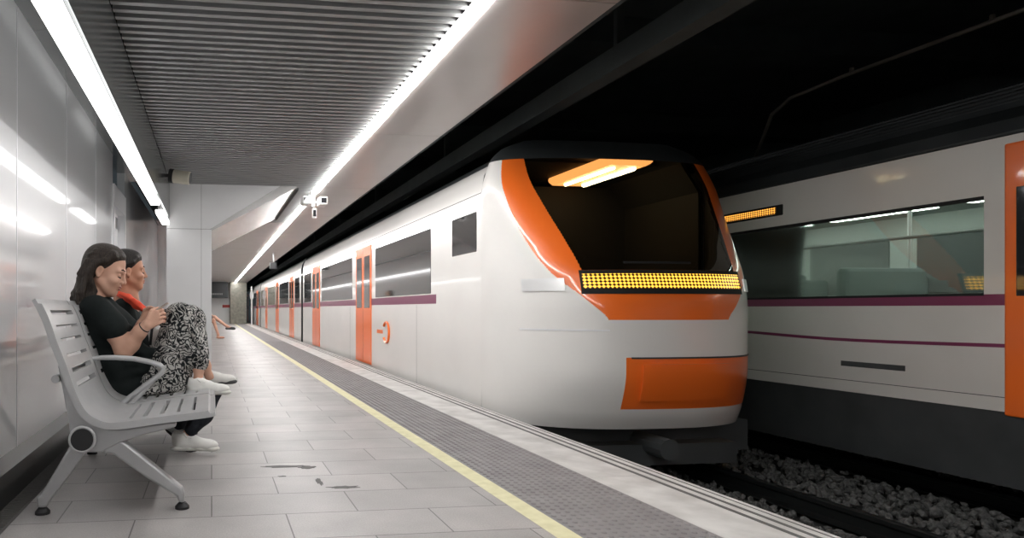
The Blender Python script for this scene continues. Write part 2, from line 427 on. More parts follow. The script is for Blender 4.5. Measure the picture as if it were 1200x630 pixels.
# beige edge panels over the platform edge
b = MB(); ys = [-10, -6, -2, 1.0, 3.6, 6.6, 9.6, 12.6, 15.6, 18.6, 21.6, 24.6, 27.6, 30.6, 33.6, 36.6, 40, 46]
for a, c in zip(ys[:-1], ys[1:]): b.prism([(1.665, 2.825), (2.40, 2.825), (2.40, 2.86), (1.665, 2.86)], a+.004, c-.004)
struct(b, 'ceiling_edge', M['fascia'])
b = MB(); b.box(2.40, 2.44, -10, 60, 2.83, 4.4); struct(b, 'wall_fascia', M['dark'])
# pillar with a sloping soffit
b = MB(); b.prism([(-.65, 0), (-.152, 0), (-.152, 2.17), (-.65, 2.17)], 9.6, 13)
b.prism([(-.148, 0), (0, 0), (0, 2.17), (-.148, 2.17)], 9.6, 13)
b.prism([(-.65, 2.176), (-.152, 2.176), (-.152, 2.9), (-.65, 2.9)], 9.6, 13)
b.prism([(-.148, 2.176), (-.02, 2.176), (1.03, 2.84), (1.03, 2.9), (-.148, 2.9)], 9.602, 13)
b.prism([(-.65, .01), (1.04, 2.86), (1.03, 2.9), (-.65, 2.9), (-.645, .01)], 9.62, 9.63, 1) if False else None
b.box(-.64, -.005, 9.61, 12.9, .02, 2.9, 1)
struct(b, 'pillar', [M['pillar'], M['joint']])
b = MB(); b.prism([(0, 2.15), (1.27, 2.815), (1.27, 2.86), (1.06, 2.86), (-.005, 2.185)], 9.6, 13)
struct(b, 'soffit', M['soffit'])
b = MB(); b.box(1.27, 1.3, 9.7, 13, 2.79, 2.86); struct(b, 'trim_7', M['joint'])

# wall light and ceiling light lines
def light_line(name, label, x, z, y0, y1, m, w_=.09, th=.012, group=None):
    e = empty(name, (x, y0, z), label, 'light', group)
    h = MB(); hw = w_/2+.012 if th < .03 else .018; h.box(x-hw, x+hw, y0, y1, z+.004, z+.05); h.build('housing', M['alu'], e)
    d = MB(); d.box(x-w_/2, x+w_/2, y0+.01, y1-.01, z-th, z+.004); d.build('diffuser', m, e)
    return e
light_line('line_light', 'long white tube light under the grey bulkhead on the panelled wall beside the bench', -.655, 2.255, -9.9, 7.75, M['ledw'], .1, .04)
light_line('line_light', 'short white tube light on the panelled wall ending at the white pillar', -.655, 2.255, 8.35, 9.52, M['ledw'], .1, .04)
light_line('line_light', 'unseen tube light added on the far wall behind the white pillar to brighten the far platform', -1.12, 2.25, 16, 43.9, M['ledw'], .045, .03)  # added lamp, hidden by the pillar, brightens the far floor and end wall
light_line('line_light', 'bright white ceiling light line beside the slats, reaching from overhead to the camera bracket', 1.6, 2.825, -9.9, 10.1, M['led'], .085)
light_line('line_light', 'thin white ceiling light line running from the camera bracket to the far end', 1.6, 2.825, 10.35, 45.2, M['led'], .085)

# ------------------------------------------------------------------ tunnel, far end
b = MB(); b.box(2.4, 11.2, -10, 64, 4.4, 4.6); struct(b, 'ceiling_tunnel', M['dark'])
b = MB()
for yb in (3.5, 7.0, 10.5, 14, 18, 22): b.box(2.44, 11, yb, yb+.4, 4.1, 4.4)
struct(b, 'beam', M['dark'])
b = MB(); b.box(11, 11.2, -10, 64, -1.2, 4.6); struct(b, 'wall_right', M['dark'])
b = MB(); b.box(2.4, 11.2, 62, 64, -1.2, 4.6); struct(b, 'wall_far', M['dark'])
b = MB(); b.box(-1.3, 2.5, -10.3, -10.1, -.3, 3); struct(b, 'wall_back', M['pillar'])
b = MB(); b.box(2.5, 11.2, -10.3, -10.1, -1.2, 4.6); struct(b, 'wall_tunnel_back', M['dark'])
b = MB(); b.box(2.3, 11.2, -10, 64, -1.2, -.86); struct(b, 'ground', M['bed'])
b = MB(); b.box(-1.3, 2.4, 45.4, 46, 0, 3.0); struct(b, 'wall_end', mat('white_end_wall', (.86, .86, .85), .5))

# ------------------------------------------------------------------ track: rails, ballast
def rail(x, label):
    b = MB()
    pr = [(-.07, -.78), (.07, -.78), (.07, -.765), (.012, -.745), (.012, -.665), (.036, -.655), (.036, -.622), (.03, -.618), (-.03, -.618), (-.036, -.622), (-.036, -.655), (-.012, -.665), (-.012, -.745), (-.07, -.765)]
    b.prism([(x+p, z) for p, z in pr], -3.5, 61.5)
    return tag(b.build('rail', M['rail'], smooth=True), label, 'rail', None)
rail(3.47, 'steel rail close under the platform edge, mostly hidden')
rail(5.15, 'steel rail with ballast on both sides, the one nearest the platform in view')
rail(6.92, 'dark steel rail in front of the right-hand train, middle one of the three in view')
rail(8.6, 'thin steel rail under the far white train')
rs = np.random.RandomState(3)
ico = [(0, 0, 1), (.894, 0, .447), (.276, .851, .447), (-.724, .526, .447), (-.724, -.526, .447), (.276, -.851, .447), (.724, .526, -.447), (-.276, .851, -.447), (-.894, 0, -.447), (-.276, -.851, -.447), (.724, -.526, -.447), (0, 0, -1)]
icf = [(0,1,2),(0,2,3),(0,3,4),(0,4,5),(0,5,1),(1,6,2),(2,7,3),(3,8,4),(4,9,5),(5,10,1),(6,7,2),(7,8,3),(8,9,4),(9,10,5),(10,6,1),(6,11,7),(7,11,8),(8,11,9),(9,11,10),(10,11,6)]
ico = np.array(ico); b = MB()
for i in range(11000):
    X = rs.uniform(2.85, 8.3); Y = 2.4+rs.rand()**1.5*9
    s = rs.uniform(.022, .045); v = ico*s*rs.uniform(.6, 1.25, (12, 1))*rs.uniform(.7, 1.2, 3)
    a = rs.uniform(0, 6.28); c_, s_ = math.cos(a), math.sin(a)
    v = v@np.array([[c_, s_, 0], [-s_, c_, 0], [0, 0, 1]])
    near = min(abs(X-r_) for r_ in (3.47, 5.15, 6.92, 8.6))
    if near < .08: continue
    top = -.80+min(.05, max(0, near-.1)*.12)
    b.add(v+np.array([X, Y, top+rs.uniform(-.05, .03)]), icf)
tag(b.build('ballast', M['ballast']), 'grey crushed stone ballast around the rails', 'gravel', kind='stuff')
b = MB(); b.prism([(2.75, -.86), (2.9, -.82), (8.9, -.82), (9.2, -.86)], -3, 61); struct(b, 'ground_ballast_bed', M['bed'])

# ------------------------------------------------------------------ near train (arriving on the near track)
XC, HW = 4.165, 1.315
T1 = empty('train', (XC, 6.0, -.62), 'white and orange commuter train passing at the platform edge, orange nose and dark windscreen', 'train')
def interp(z, tab):
    n = len(tab)-1
    z = min(max(z, tab[0][0]), tab[-1][0])
    i = next(k for k in range(n) if z <= tab[k+1][0])
    sl = lambda k: (tab[k+1][1]-tab[k][1])/(tab[k+1][0]-tab[k][0])
    def m(k):
        if k == 0 or k == n: return sl(min(k, n-1))
        a, b_ = sl(k-1), sl(k)
        return 0 if a*b_ <= 0 else 2*a*b_/(a+b_)
    h = tab[i+1][0]-tab[i][0]; t = (z-tab[i][0])/h
    return ((2*t**3-3*t*t+1)*tab[i][1]+(t**3-2*t*t+t)*h*m(i)+(-2*t**3+3*t*t)*tab[i+1][1]+(t**3-t*t)*h*m(i+1))
Dt = [(-.2, .95), (.05, 1.1), (.45, 1.2), (1.0, 1.2), (1.3, 1.14), (1.6, .98), (2.0, .72), (2.35, .48), (2.6, .3), (2.8, .1)]
Wt = [(-.2, 1.31), (.3, 1.315), (2.2, 1.315), (2.55, 1.23), (2.7, 1.1), (2.8, .85)]
def nose(th, z, off=0):
    D, W = interp(z, Dt), interp(z, Wt)
    sn, cs = math.sin(th), max(math.cos(th), 0)
    return Vector((XC+(W+off)*math.copysign(abs(sn)**.75, sn), 6.6-(D+off)*cs**.85, z))
Ot = [(.0, -14), (.88, -20), (1.1, -30), (1.35, -44), (1.6, -52), (2.0, -60), (2.55, -67), (2.8, -70)]
St = [(1.3, 29), (1.5, 31), (2.0, 38), (2.55, 46)]
def zone(th, z):
    d = math.degrees(th)
    if 1.36 < z < 2.56 and abs(d) < interp(z, St): return 2
    if z > 2.56: return 3
    if z >= .9 and abs(d) < -interp(z, Ot): return 1
    if .08 < z < .56 and -14 < d < 58: return 1
    return 0
NZ, NT = 420, 480
zs = [-.12+ (2.8+.12)*i/NZ for i in range(NZ+1)]; ths = [math.pi*(k/NT-.5) for k in range(NT+1)]
shell, scr = MB(), MB()
vs = [nose(t, z) for z in zs for t in ths]
fs0, fs1, mi = [], [], []
for i in range(NZ):
    for k in range(NT):
        zn = zone((ths[k]+ths[k+1])/2, (zs[i]+zs[i+1])/2); f = (i*(NT+1)+k, i*(NT+1)+k+1, (i+1)*(NT+1)+k+1, (i+1)*(NT+1)+k)
        if zn == 2: fs1.append(f)
        else: fs0.append(f); mi.append([0, 1, 0, 2][zn])
shell.add(vs, fs0); shell.m = mi
top = [NZ*(NT+1)+k for k in range(NT+1)]; shell.f.append(tuple(top)); shell.m.append(2)
ns = shell.build('nose', [M['white'], M['orange'], M['roof']], T1, smooth=True, angle=60)
used = sorted({i for f in fs1 for i in f}); mp = {i: j for j, i in enumerate(used)}
scr.add([vs[i] for i in used], [tuple(mp[i] for i in f) for f in fs1])
tag(scr.build('windscreen', M['screen'], ns, smooth=True), 'dark windscreen')
def patch(name, m, t0, t1, z0, z1, off, nt=40, nz=6, parent=ns, tilt=0):
    b = MB(); top_, bot = [], []
    for o_ in (off, -.02):
        b.v += [tuple(nose(math.radians(t0+(t1-t0)*k/nt), z0+(z1-z0)*i/nz+tilt*(k/nt-.5), o_)) for i in range(nz+1) for k in range(nt+1)]
    n1 = (nz+1)*(nt+1); w1 = nt+1
    for i in range(nz):
        for k in range(nt):
            f = (i*w1+k, i*w1+k+1, (i+1)*w1+k+1, (i+1)*w1+k); b.f.append(f); b.f.append(tuple(x+n1 for x in f[::-1]))
    ring = [k for k in range(w1)]+[i*w1+nt for i in range(1, nz+1)]+[nz*w1+k for k in range(nt-1, -1, -1)]+[i*w1 for i in range(nz-1, 0, -1)]
    for a, c in zip(ring, ring[1:]+ring[:1]): b.f.append((a, a+n1, c+n1, c))
    b.m = [0]*len(b.f)
    return b.build(name, m, parent, smooth=True)
patch('led_display', M['ledA'], -30, 31, 1.19, 1.325, .012)
patch('display_surround', M['under'], -31, 33, 1.14, 1.36, .006)
patch('headlamp', M['silver'], -60, -38, 1.17, 1.29, .012)
patch('headlamp', M['silver'], 38, 60, 1.17, 1.29, .012)
patch('bumper_line', M['joint'], -12, 58, .55, .565, .006)
patch('coupler_flap', M['orange'], -8, 20, .16, .5, .02)
patch('side_crease', M['seam'], -62, -20, .80, .815, .004)
patch('wiper', M['rubber'], -12, 6, 1.42, 1.44, .02)
ci = MB(); ci.add([nose(t, z, -.035) for z in zs[::6] for t in ths[::6]], [])
n6 = len(ths[::6])
for i in range(len(zs[::6])-1):
    for k in range(n6-1):
        if zone(ths[6*k+3], zs[6*i+3]) != 2 and all(zone(ths[min(6*k+a, NT)], zs[min(6*i+c, NZ)]) != 2 for a in (0, 6) for c in (0, 6)): ci.f.append((i*n6+k, (i+1)*n6+k, (i+1)*n6+k+1, i*n6+k+1))
ci.m = [0]*len(ci.f); ci.build('cab_shell', M['under'], T1, smooth=True)
# cab: lining and its warm ceiling lamp
b = MB(); b.prism([(2.95, .9), (5.4, .9), (5.4, 2.35), (5.2, 2.58), (3.1, 2.58), (2.95, 2.35)], 7.9, 7.95); b.box(3.6, 4.75, 6.0, 7.9, 1.05, 1.12); b.prism([(5.38, .9), (5.42, .9), (5.42, 2.3), (5.2, 2.62), (5.16, 2.62), (5.38, 2.3)], 6.6, 7.95); b.box(2.9, 2.94, 6.6, 7.95, .9, 2.35); b.box(3.25, 5.1, 6.9, 7.95, 2.66, 2.69); b.box(3.5, 4.9, 6.6, 7.95, 2.68, 2.72)
b.build('cab_lining', M['under'], T1)
lp = MB(); lp.prism([(4.22, 2.60), (4.28, 2.56), (4.70, 2.56), (4.78, 2.60), (4.78, 2.66), (4.22, 2.66)], 6.5, 7.75)
lamp = lp.build('cab_lamp', M['lampw'], T1, bevel=.03)
tb = MB(); tb.tube([(4.62, 6.62, 2.55), (4.62, 7.6, 2.55)], .026, 10); tb.build('lamp_tube', M['lampc'], lamp, smooth=True)
tb = MB(); tb.tube([(4.38, 6.62, 2.55), (4.38, 7.6, 2.55)], .02, 10); tb.build('lamp_tube', M['lampc'], lamp, smooth=True)

def side_profile(z0=-.12):
    L = [(XC-HW, z0), (XC-HW, 2.25), (XC-HW+.03, 2.40), (XC-HW+.09, 2.52)]
    return L
def carriage(y0, y1, doors, wins, parent, lead=False):
    b = MB()
    P = [(-HW, -.12), (-HW, 2.25), (-HW+.03, 2.42), (-HW+.09, 2.53), (-HW+.25, 2.66), (-HW+.6, 2.76), (0, 2.8)]
    P = P+[(-x, z) for x, z in P[-2::-1]]
    n = len(P); vs = [(XC+x, y, z) for y in (y0, y1) for x, z in P]
    b.add(vs, [(k, k+1, n+k+1, n+k) for k in range(n-1)])
    b.m = [0 if k in (0, 1, 2, n-2, n-3, n-4) else 2 for k in range(n-1)]
    if not lead: b.add([(XC+x, y0+.001, z) for x, z in P], [tuple(range(n))], 2)
    b.add([(XC+x, y1-.001, z) for x, z in P], [tuple(range(n-1, -1, -1))], 2)
    X = XC-HW
    # plum band under the windows and a shut line under the cantrail
    b.box(X-.002, X+.01, (y0 if not lead else 8.0), y1, 1.07, 1.19, 3)
    b.box(X-.001, X+.01, y0, y1, 2.235, 2.243, 4)
    for yy in np.arange(y0+2.2, y1, 4.4): b.box(X-.001, X+.01, yy, yy+.006, -.1, 1.06, 4)
    c = b.build('carriage', [M['white'], M['orange'], M['roof'], M['magenta'], M['joint']], parent, smooth=True, angle=25)
    k = MB(); k.box(X+.12, 5.43, y0+.1, y1-.1, -.45, -.12)
    for yy in np.arange(y0+1, y1-2, 3.1): k.box(X+.03, X+.2, yy, yy+1.9, -.42, -.125)
    k.build('skirt', M['skirt'], c)
    for yb in (y0+2.6, y1-4.8):
        g = MB(); g.box(X+.25, 5.3, yb, yb+2.2, -.55, -.3)
        for q in (.35, 1.75): g.tube([(X+.2, yb+q, -.25), (X+.32, yb+q, -.25)], .355, 24)
        g.build('bogie', M['under'], c, smooth=True)
    for a, e in wins:
        g = MB(); g.box(X-.004, X+.02, a, e, 1.2, 2.06); w_ = g.build('window', M['bglass'], c, bevel=.02)
        g = MB(); g.box(X-.006, X+.02, a, e, 1.76, 1.775); g.build('window_bar', M['joint'], c)
    for d in doors:
        g = MB(); g.box(X-.012, X+.02, d-.62, d+.62, .0, 2.16)
        g.box(X-.014, X+.02, d-.004, d+.004, .02, 2.14, 1)
        dd = g.build('door', [M['orange'], M['joint']], c, bevel=.015)
        for s in (-1, 1):
            g = MB(); g.box(X-.016, X, d+s*.31-.21, d+s*.31+.21, 1.02, 1.98); g.build('door_window', M['bglass'], c, bevel=.02)
    return c
c1 = carriage(6.6, 20.2, [12.0, 17.6], [(8.2, 11.1), (13.0, 16.7), (18.5, 19.9)], T1, True)
carriage(20.6, 37.8, [23.1, 28.3, 34.0], [(21, 22.2), (24.1, 27.3), (29.2, 33.0), (35.0, 37.4)], T1)
carriage(38.2, 55.4, [40.8, 46.2, 51.6], [(38.6, 39.8), (41.8, 45.2), (47.2, 50.6), (52.6, 55)], T1)
for yg in (20.15, 37.75):
    b = MB(); b.box(XC-HW+.1, 5.4, yg, yg+.5, -.1, 2.6); b.build('gangway', M['under'], T1)
b = MB(); X = XC-HW; b.prism([(X-.004, 1.62), (X-.004, 2.06), (X+.02, 2.06), (X+.02, 1.62)], 6.72, 7.45); b.build('cab_side_window', M['bglass'], c1, bevel=.03)
# orange operator mark low on the side: ring of strokes (a round mark with a bar)
b = MB(); cy, cz = 10.35, .62
pts = [(X-.004, cy+.17*math.cos(t), cz+.17*math.sin(t)) for t in np.linspace(.6, 5.7, 26)]
b.tube(pts, .03, 6, sq=(1, .5)); b.box(X-.008, X+.002, cy+.26, cy+.62, cz-.03, cz+.03)
b.build('side_emblem', M['orange'], c1, smooth=True)
b = MB(); b.box(X+.05, 5.4, 5.95, 6.7, -.42, -.12); b.tube([(4.2, 5.5, -.3), (4.2, 6.2, -.3)], .1, 12); b.box(3.3, 5.1, 5.75, 6.0, -.5, -.3)
b.build('snowplough', M['skirt'], T1)

# ------------------------------------------------------------------ far train on the right
X2 = 6.2
T2 = empty('train', (7.7, 4.2, -.62), 'white train on the far track with plum stripes and lit windows, at the right', 'train')
def far_carriage(y0, y1, win, doors):
    b = MB()
    W2 = 9.2
    b.box(X2, X2+.06, y0, y1, .19, 1.12); b.box(X2, X2+.06, y0, y1, 1.9, 2.36)
    wy = sorted(win)
    last = y0
    for a, e in wy: b.box(X2, X2+.06, last, a, 1.12, 1.9); last = e
    b.box(X2, X2+.06, last, y1, 1.12, 1.9)
    b.box(W2-.06, W2, y0, y1, .19, 2.36)
    b.box(X2-.002, X2+.02, y0, y1, 1.03, 1.12, 1)
    # lower wavy stripe
    n = 60; zz = lambda y: .685+.055/(1+math.exp((y-6.0)*3.2))
    zz = lambda y: .665+.06*math.exp(-((y-7.2)/1.1)**2)+.045*(1/(1+math.exp((y-4.9)*1.6)))
    vs = []
    for i in range(n+1):
        y = y0+(y1-y0)*i/n
        vs += [(X2-.003, y, zz(y)), (X2-.003, y, zz(y)+.03)]
    b.add(vs, [(2*i, 2*i+1, 2*i+3, 2*i+2) for i in range(n)], 1)
    b.box(X2-.001, X2+.02, y0, y1, .30, .306, 2)
    b.box(X2-.003, X2+.02, 5.1, 5.7, .44, .49, 2) if y0 < 5 < y1 else None
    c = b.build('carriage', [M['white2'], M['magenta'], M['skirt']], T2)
    r = MB(); r.prism([(X2, 2.36), (X2+.04, 2.5), (X2+.2, 2.62), (X2+.28, 2.62), (X2+.34, 2.84), (X2+.7, 2.95), (W2-.7, 2.95), (W2-.2, 2.62), (W2, 2.36)], y0, y1)
    for k in range(6): r.box(X2+.30+.055*k*0, X2+.35, y0, y1, 2.66+.03*k, 2.672+.03*k)
    r.box(X2-.01, X2+.02, y0, y1, 2.37, 2.39)
    r.build('roof', M['roof'], c)
    k = MB(); k.prism([(X2+.02, .19), (X2+.1, -.42), (W2-.1, -.42), (W2-.02, .19)], y0, y1); k.build('skirt', M['skirt'], c)
    for a, e in wy:
        g = MB(); g.box(X2+.02, X2+.03, a, e, 1.12, 1.9); g.build('window', M['glass'], c)
        g = MB(); g.box(X2-.004, X2+.04, a, e, 1.885, 1.915); g.box(X2-.004, X2+.04, a, e, 1.108, 1.13); g.build('window_seal', M['under'], c)
    i_ = MB(); i_.box(W2-.2, W2-.08, y0, y1, .2, 2.3, 0); i_.box(X2+.06, W2-.1, y0, y1, 2.2, 2.28, 0); i_.box(X2+.06, W2-.1, y0, y1, .19, .3, 1)
    i_.box(X2+.06, W2-.1, y1-.1, y1, .2, 2.3, 0); i_.box(X2+.06, W2-.1, y0, y0+.1, .2, 2.3, 0)
    for yy in np.arange(y0+.6, y1-1, 1.5): i_.box(W2-.215, W2-.19, yy, yy+1.15, 1.2, 1.95, 1)
    i_.build('lining', [M['inwall'], M['infloor']], c)
    for xx in (X2+.8, X2+2.1):
        for yy in np.arange(y0+.4, y1-1.2, 1.6):
            g = MB(); g.box(xx-.05, xx+.05, yy, yy+1.25, 2.17, 2.2); g.build('carriage_light', M['inlight'], c)
    for yy in np.arange(y0+.8, y1-1.2, 1.35):
        for xx in (X2+.12, W2-1.15):
            g = MB(); g.box(xx, xx+.95, yy, yy+.45, .62, .74); g.box(xx, xx+.95, yy+.36, yy+.48, .74, 1.42); g.build('seat', M['inseat'], c, bevel=.04)
    for yy in (3.6, 4.55, 4.75, 6.0):
        if y0 < yy < y1:
            g = MB(); g.tube([(X2+1.15, yy, .3), (X2+1.15, yy, 2.2)], .018, 8); g.build('grab_pole', M['alu'], c, smooth=True)
    g = MB(); g.tube([(X2+.75, y0+.3, 1.72), (X2+.75, y1-.3, 1.72)], .016, 8); g.build('grab_rail', M['alu'], c, smooth=True)
    for a, e in doors:
        g = MB(); g.box(X2-.012, X2+.07, a, e, .16, 2.3); dd = g.build('door', M['orange'], c, bevel=.015)
        for q in ((a+.08, (a+e)/2-.04), ((a+e)/2+.04, e-.08)):
            g = MB(); g.box(X2-.016, X2, q[0], q[1], 1.1, 1.95); g.build('door_window', M['bglass'], c, bevel=.02)
    return c
f1 = far_carriage(-3.5, 14.6, [(-2.5, 2.6), (4.5, 7.3), (7.5, 9.4), (11.2, 14)], [(2.9, 4.36), (9.6, 11.0)])
far_carriage(15.0, 31, [(15.6, 20), (22, 27)], [(20.3, 21.7)])
b = MB(); b.box(X2-.012, X2+.03, 6.36, 7.36, 2.03, 2.15); sg = b.build('destination_sign', M['under'], f1, bevel=.012)
b = MB(); b.box(X2-.015, X2, 6.44, 7.30, 2.055, 2.125); b.build('sign_matrix', M['ledB'], f1)
b = MB(); b.box(X2+.1, 9.1, 14.55, 15.05, .1, 2.3); b.build('gangway', M['under'], T2)

# ------------------------------------------------------------------ overhead fittings in the tunnel
b = MB(); b.box(3.25, 3.5, -9, 60, 3.0, 3.14); b.box(3.25, 3.27, -9, 60, 2.95, 3.0)
for y in (1, 5, 9, 13, 17, 21, 27, 33): b.box(3.34, 3.4, y, y+.05, 3.14, 4.4)
struct(b, 'beam_catenary', M['dark2'])
b = MB(); b.tube([(7.35, 8.0, 3.02), (7.25, 7.75, 3.25), (7.1, 7.45, 3.48), (7.02, 7.1, 3.58), (7.0, 6.4, 3.6), (7.0, 3, 3.6), (7.0, -2, 3.6)], .022, 8)
for y in (1, 3, 5, 6.3): b.box(6.985, 7.015, y, y+.03, 3.6, 3.66)
tag(b.build('conduit', mat('conduit_grey', (.10, .09, .075), .5), smooth=True), 'thin grey pipe with a bent end under the dark tunnel roof', 'pipe')

# ------------------------------------------------------------------ platform fittings
e = empty('security_camera', (1.6, 10.2, 2.83), 'white security camera pair on a bracket under the ceiling light line', 'camera')
b = MB(); b.box(1.57, 1.63, 10.17, 10.23, 2.62, 2.83); b.box(1.45, 1.78, 10.18, 10.22, 2.68, 2.71); b.build('bracket', M['alu'], e, bevel=.006)
wh = mat('white_plastic', (.75, .75, .74), .4)
def cam_box(c, w_, d_, h_):
    q = MB(); q.box(c[0]-w_/2, c[0]+w_/2, c[1], c[1]+d_, c[2]-h_/2, c[2]+h_/2); o = q.build('housing', wh, e, bevel=.02, seg=3)
    q = MB(); q.box(c[0]-w_*.36, c[0]+w_*.36, c[1]-.004, c[1]+.02, c[2]-h_*.34, c[2]+h_*.34); q.build('lens', M['phoneglass'], e, bevel=.008)
cam_box((1.74, 10.0, 2.70), .13, .3, .13); cam_box((1.47, 10.05, 2.71), .12, .26, .13); cam_box((1.62, 10.15, 2.52), .07, .1, .16)

sx, sz = -.53, 2.80
c0 = at(201, 206, 8.4); c1_ = at(223, 209, 8.36)
e = empty('loudspeaker', (c0.x, 8.4, c0.z), 'beige tubular loudspeaker fixed high on the grey bulkhead near the white pillar', 'loudspeaker')
b = MB(); d = (c1_-c0); b.tube([c0, c0+d*.05, c0+d*.95, c1_], [.075, .085, .085, .075], 20); b.build('body', M['beige'], e, smooth=True)
b = MB(); b.tube([c0-d*.1, c0+d*.12], .09, 20); b.build('back_cap', M['rubber'], e, smooth=True)
b = MB(); b.tube([c1_, c1_+d*.02], .07, 20); b.build('grille', M['greyshoe'], e, smooth=True)
b = MB(); b.box(-.61, c0.x+.1, 8.37, 8.43, c0.z-.02, c0.z+.02); b.build('mount', M['rubber'], e)

e = empty('bracket_sign', (2.0, 21.0, 2.83), 'small dark unit hanging from the beige edge panel far along the platform', 'fixture')
b = MB(); b.box(1.98, 2.02, 20.98, 21.02, 2.5, 2.825); b.build('rod', M['alu'], e); b = MB(); b.box(1.88, 2.1, 20.9, 21.1, 2.3, 2.52); b.build('box', M['greyshoe'], e, bevel=.02)

# far end of the platform
e = empty('overhead_sign', (.6, 44.2, 2.83), 'dark overhead sign band across the far end of the platform', 'sign')
b = MB(); b.box(-1.2, 1.1, 44.1, 44.25, 1.75, 2.83); b.build('panel', M['sign'], e)
b = MB()
for k in range(7): b.box(-.0+.11*k, .07+.11*k, 44.085, 44.1, 1.97, 2.07)
b.build('lettering', M['notice'], e)
for x in (-1.0, .9):
    b = MB(); b.box(x, x+.04, 44.15, 44.2, 2.3, 2.83); b.build('hanger', M['alu'], e)
for k, (x, z, w_, h_, m, lab) in enumerate(((-.35, 1.35, .3, .2, 'notice', 'upper grey notice on the far white end wall'), (-.35, .95, .3, .2, 'notice', 'lower grey notice on the far white end wall'), (.75, 1.1, .5, .2, 'redplate', 'small red plate on the far white end wall'))):
    b = MB(); b.box(x, x+w_, 45.36, 45.4, z, z+h_); b.box(x-.02, x+w_+.02, 45.38, 45.4, z-.02, z+h_+.02, 1)
    tag(b.build('notice', [M[m], M['alu']]), lab, 'notice')
b = MB(); b.box(1.25, 2.35, 44.0, 46, 0, 2.83); struct(b, 'pillar_end', M['stone'])
e = empty('platform_mirror', (2.45, 40.0, 0), 'thin white post with an oval mirror at the far platform edge', 'mirror')
b = MB(); b.tube([(2.45, 40, 0), (2.45, 40, 2.4)], .05, 10); b.build('post', wh, e, smooth=True)
b = MB(); b.tube([(2.45, 39.9, 1.85), (2.45, 39.95, 1.85)], .15, 24, sq=(.8, 1.9)); b.build('mirror', M['silver'], e, smooth=True)

# ------------------------------------------------------------------ bench
BY = 3.25
def pxz(x, y, Y=BY): p = at(x, y, Y); return (p.x, p.z)
B1 = empty('bench', (-.5, 4.3, 0), 'grey slatted metal bench with armrests on which two women sit', 'bench')
outl = [(37, 352), (40, 357), (48, 373), (54, 389), (59, 404), (69, 429), (79, 458), (87, 476), (95, 488), (107, 497), (125, 503), (148, 502), (185, 496.7), (230, 491), (247, 488.5), (253, 487)]
ctrl = [Vector(pxz(*q)) for q in outl]
# dense resample (Catmull-Rom)
prof = []
for i in range(len(ctrl)-1):
    p0, p1, p2, p3 = ctrl[max(i-1, 0)], ctrl[i], ctrl[i+1], ctrl[min(i+2, len(ctrl)-1)]
    for t in np.linspace(0, 1, 10, endpoint=False):
        prof.append(.5*((2*p1)+(p2-p0)*t+(2*p0-5*p1+4*p2-p3)*t*t+(3*p1-p0-3*p2+p3)*t**3))
prof.append(ctrl[-1])
L = [0]
for a, c in zip(prof[:-1], prof[1:]): L.append(L[-1]+(c-a).length)
def u_of(pt):
    p = Vector(pxz(*pt)); return L[min(range(len(prof)), key=lambda i: (prof[i]-p).length)]
slots = [u_of(q)/L[-1] for q in ((46, 369), (52.5, 385.5), (58.5, 402.5), (65, 420), (71.5, 438), (78, 456), (152, 502), (170, 499), (188, 496), (208, 493.5), (228, 491))]
UN = 150
def resample(k):
    s = L[-1]*k/UN
    for i in range(len(L)-1):
        if L[i+1] >= s:
            t = (s-L[i])/max(L[i+1]-L[i], 1e-9); return prof[i].lerp(prof[i+1], t)
    return prof[-1]
PR = [resample(k) for k in range(UN+1)]
NRM = []
for k in range(UN+1):
    d = (PR[min(k+1, UN)]-PR[max(k-1, 0)]).normalized(); NRM.append(Vector((-d.y, d.x)))
def seat_shell(y0, wd):
    vv = [0, .012, .09, wd-.09, wd-.012, wd]; nv = len(vv)
    b = MB(); th = .034
    for k in range(UN+1):
        tt = th*(1 if 3 < k < UN-3 else .55)
        for q in vv:
            p = PR[k]+NRM[k]*tt; b.v.append((p.x, y0+q, p.y))
    o0 = len(b.v)
    for k in range(UN+1):
        for q in vv: b.v.append((PR[k].x, y0+q, PR[k].y))
    def slot(k, j): return j == 2 and any(abs((k+.5)/UN-s) < .0085 for s in slots)
    ok = {(k, j) for k in range(UN) for j in range(nv-1) if not slot(k, j)}
    for k, j in ok:
        f = (k*nv+j, k*nv+j+1, (k+1)*nv+j+1, (k+1)*nv+j)
        b.f.append(f[::-1]); b.f.append(tuple(x+o0 for x in f))
        for (dk, dj), (a, c) in {(-1, 0): (0, 1), (0, 1): (1, 2), (1, 0): (2, 3), (0, -1): (3, 0)}.items():
            if (k+dk, j+dj) not in ok: b.f.append((f[a], f[c], f[c]+o0, f[a]+o0))
    b.m = [0]*len(b.f)
    return b.build('seat', M['bench'], B1, smooth=True, angle=40)
WD, PITCH = .68, .70
for i in range(3): seat_shell(BY+i*PITCH, WD)
ARM = [(98, 422), (104, 420.5), (120, 418.5), (138, 418.5), (158, 420), (178, 424), (188, 427.5), (192, 431), (190, 436), (183, 442), (170, 451.5), (155, 463), (141, 474)]
def armrest(Y):
    b = MB(); pts = [at(x, y, 3.94) for x, y in ARM]; pts = [Vector((p.x, Y, p.z)) for p in pts]
    b.tube(pts, [.018]*3+[.02]*7+[.022]*3, 10, sq=(1.25, .8)); b.tube([pts[9]+Vector((0, .0, 0)), pts[-1]+Vector((.05, 0, -.005))], [.012, .02], 8)
    b.build('armrest', M['bench'], B1, smooth=True, angle=60)
armrest(3.925); armrest(4.64); armrest(5.35)
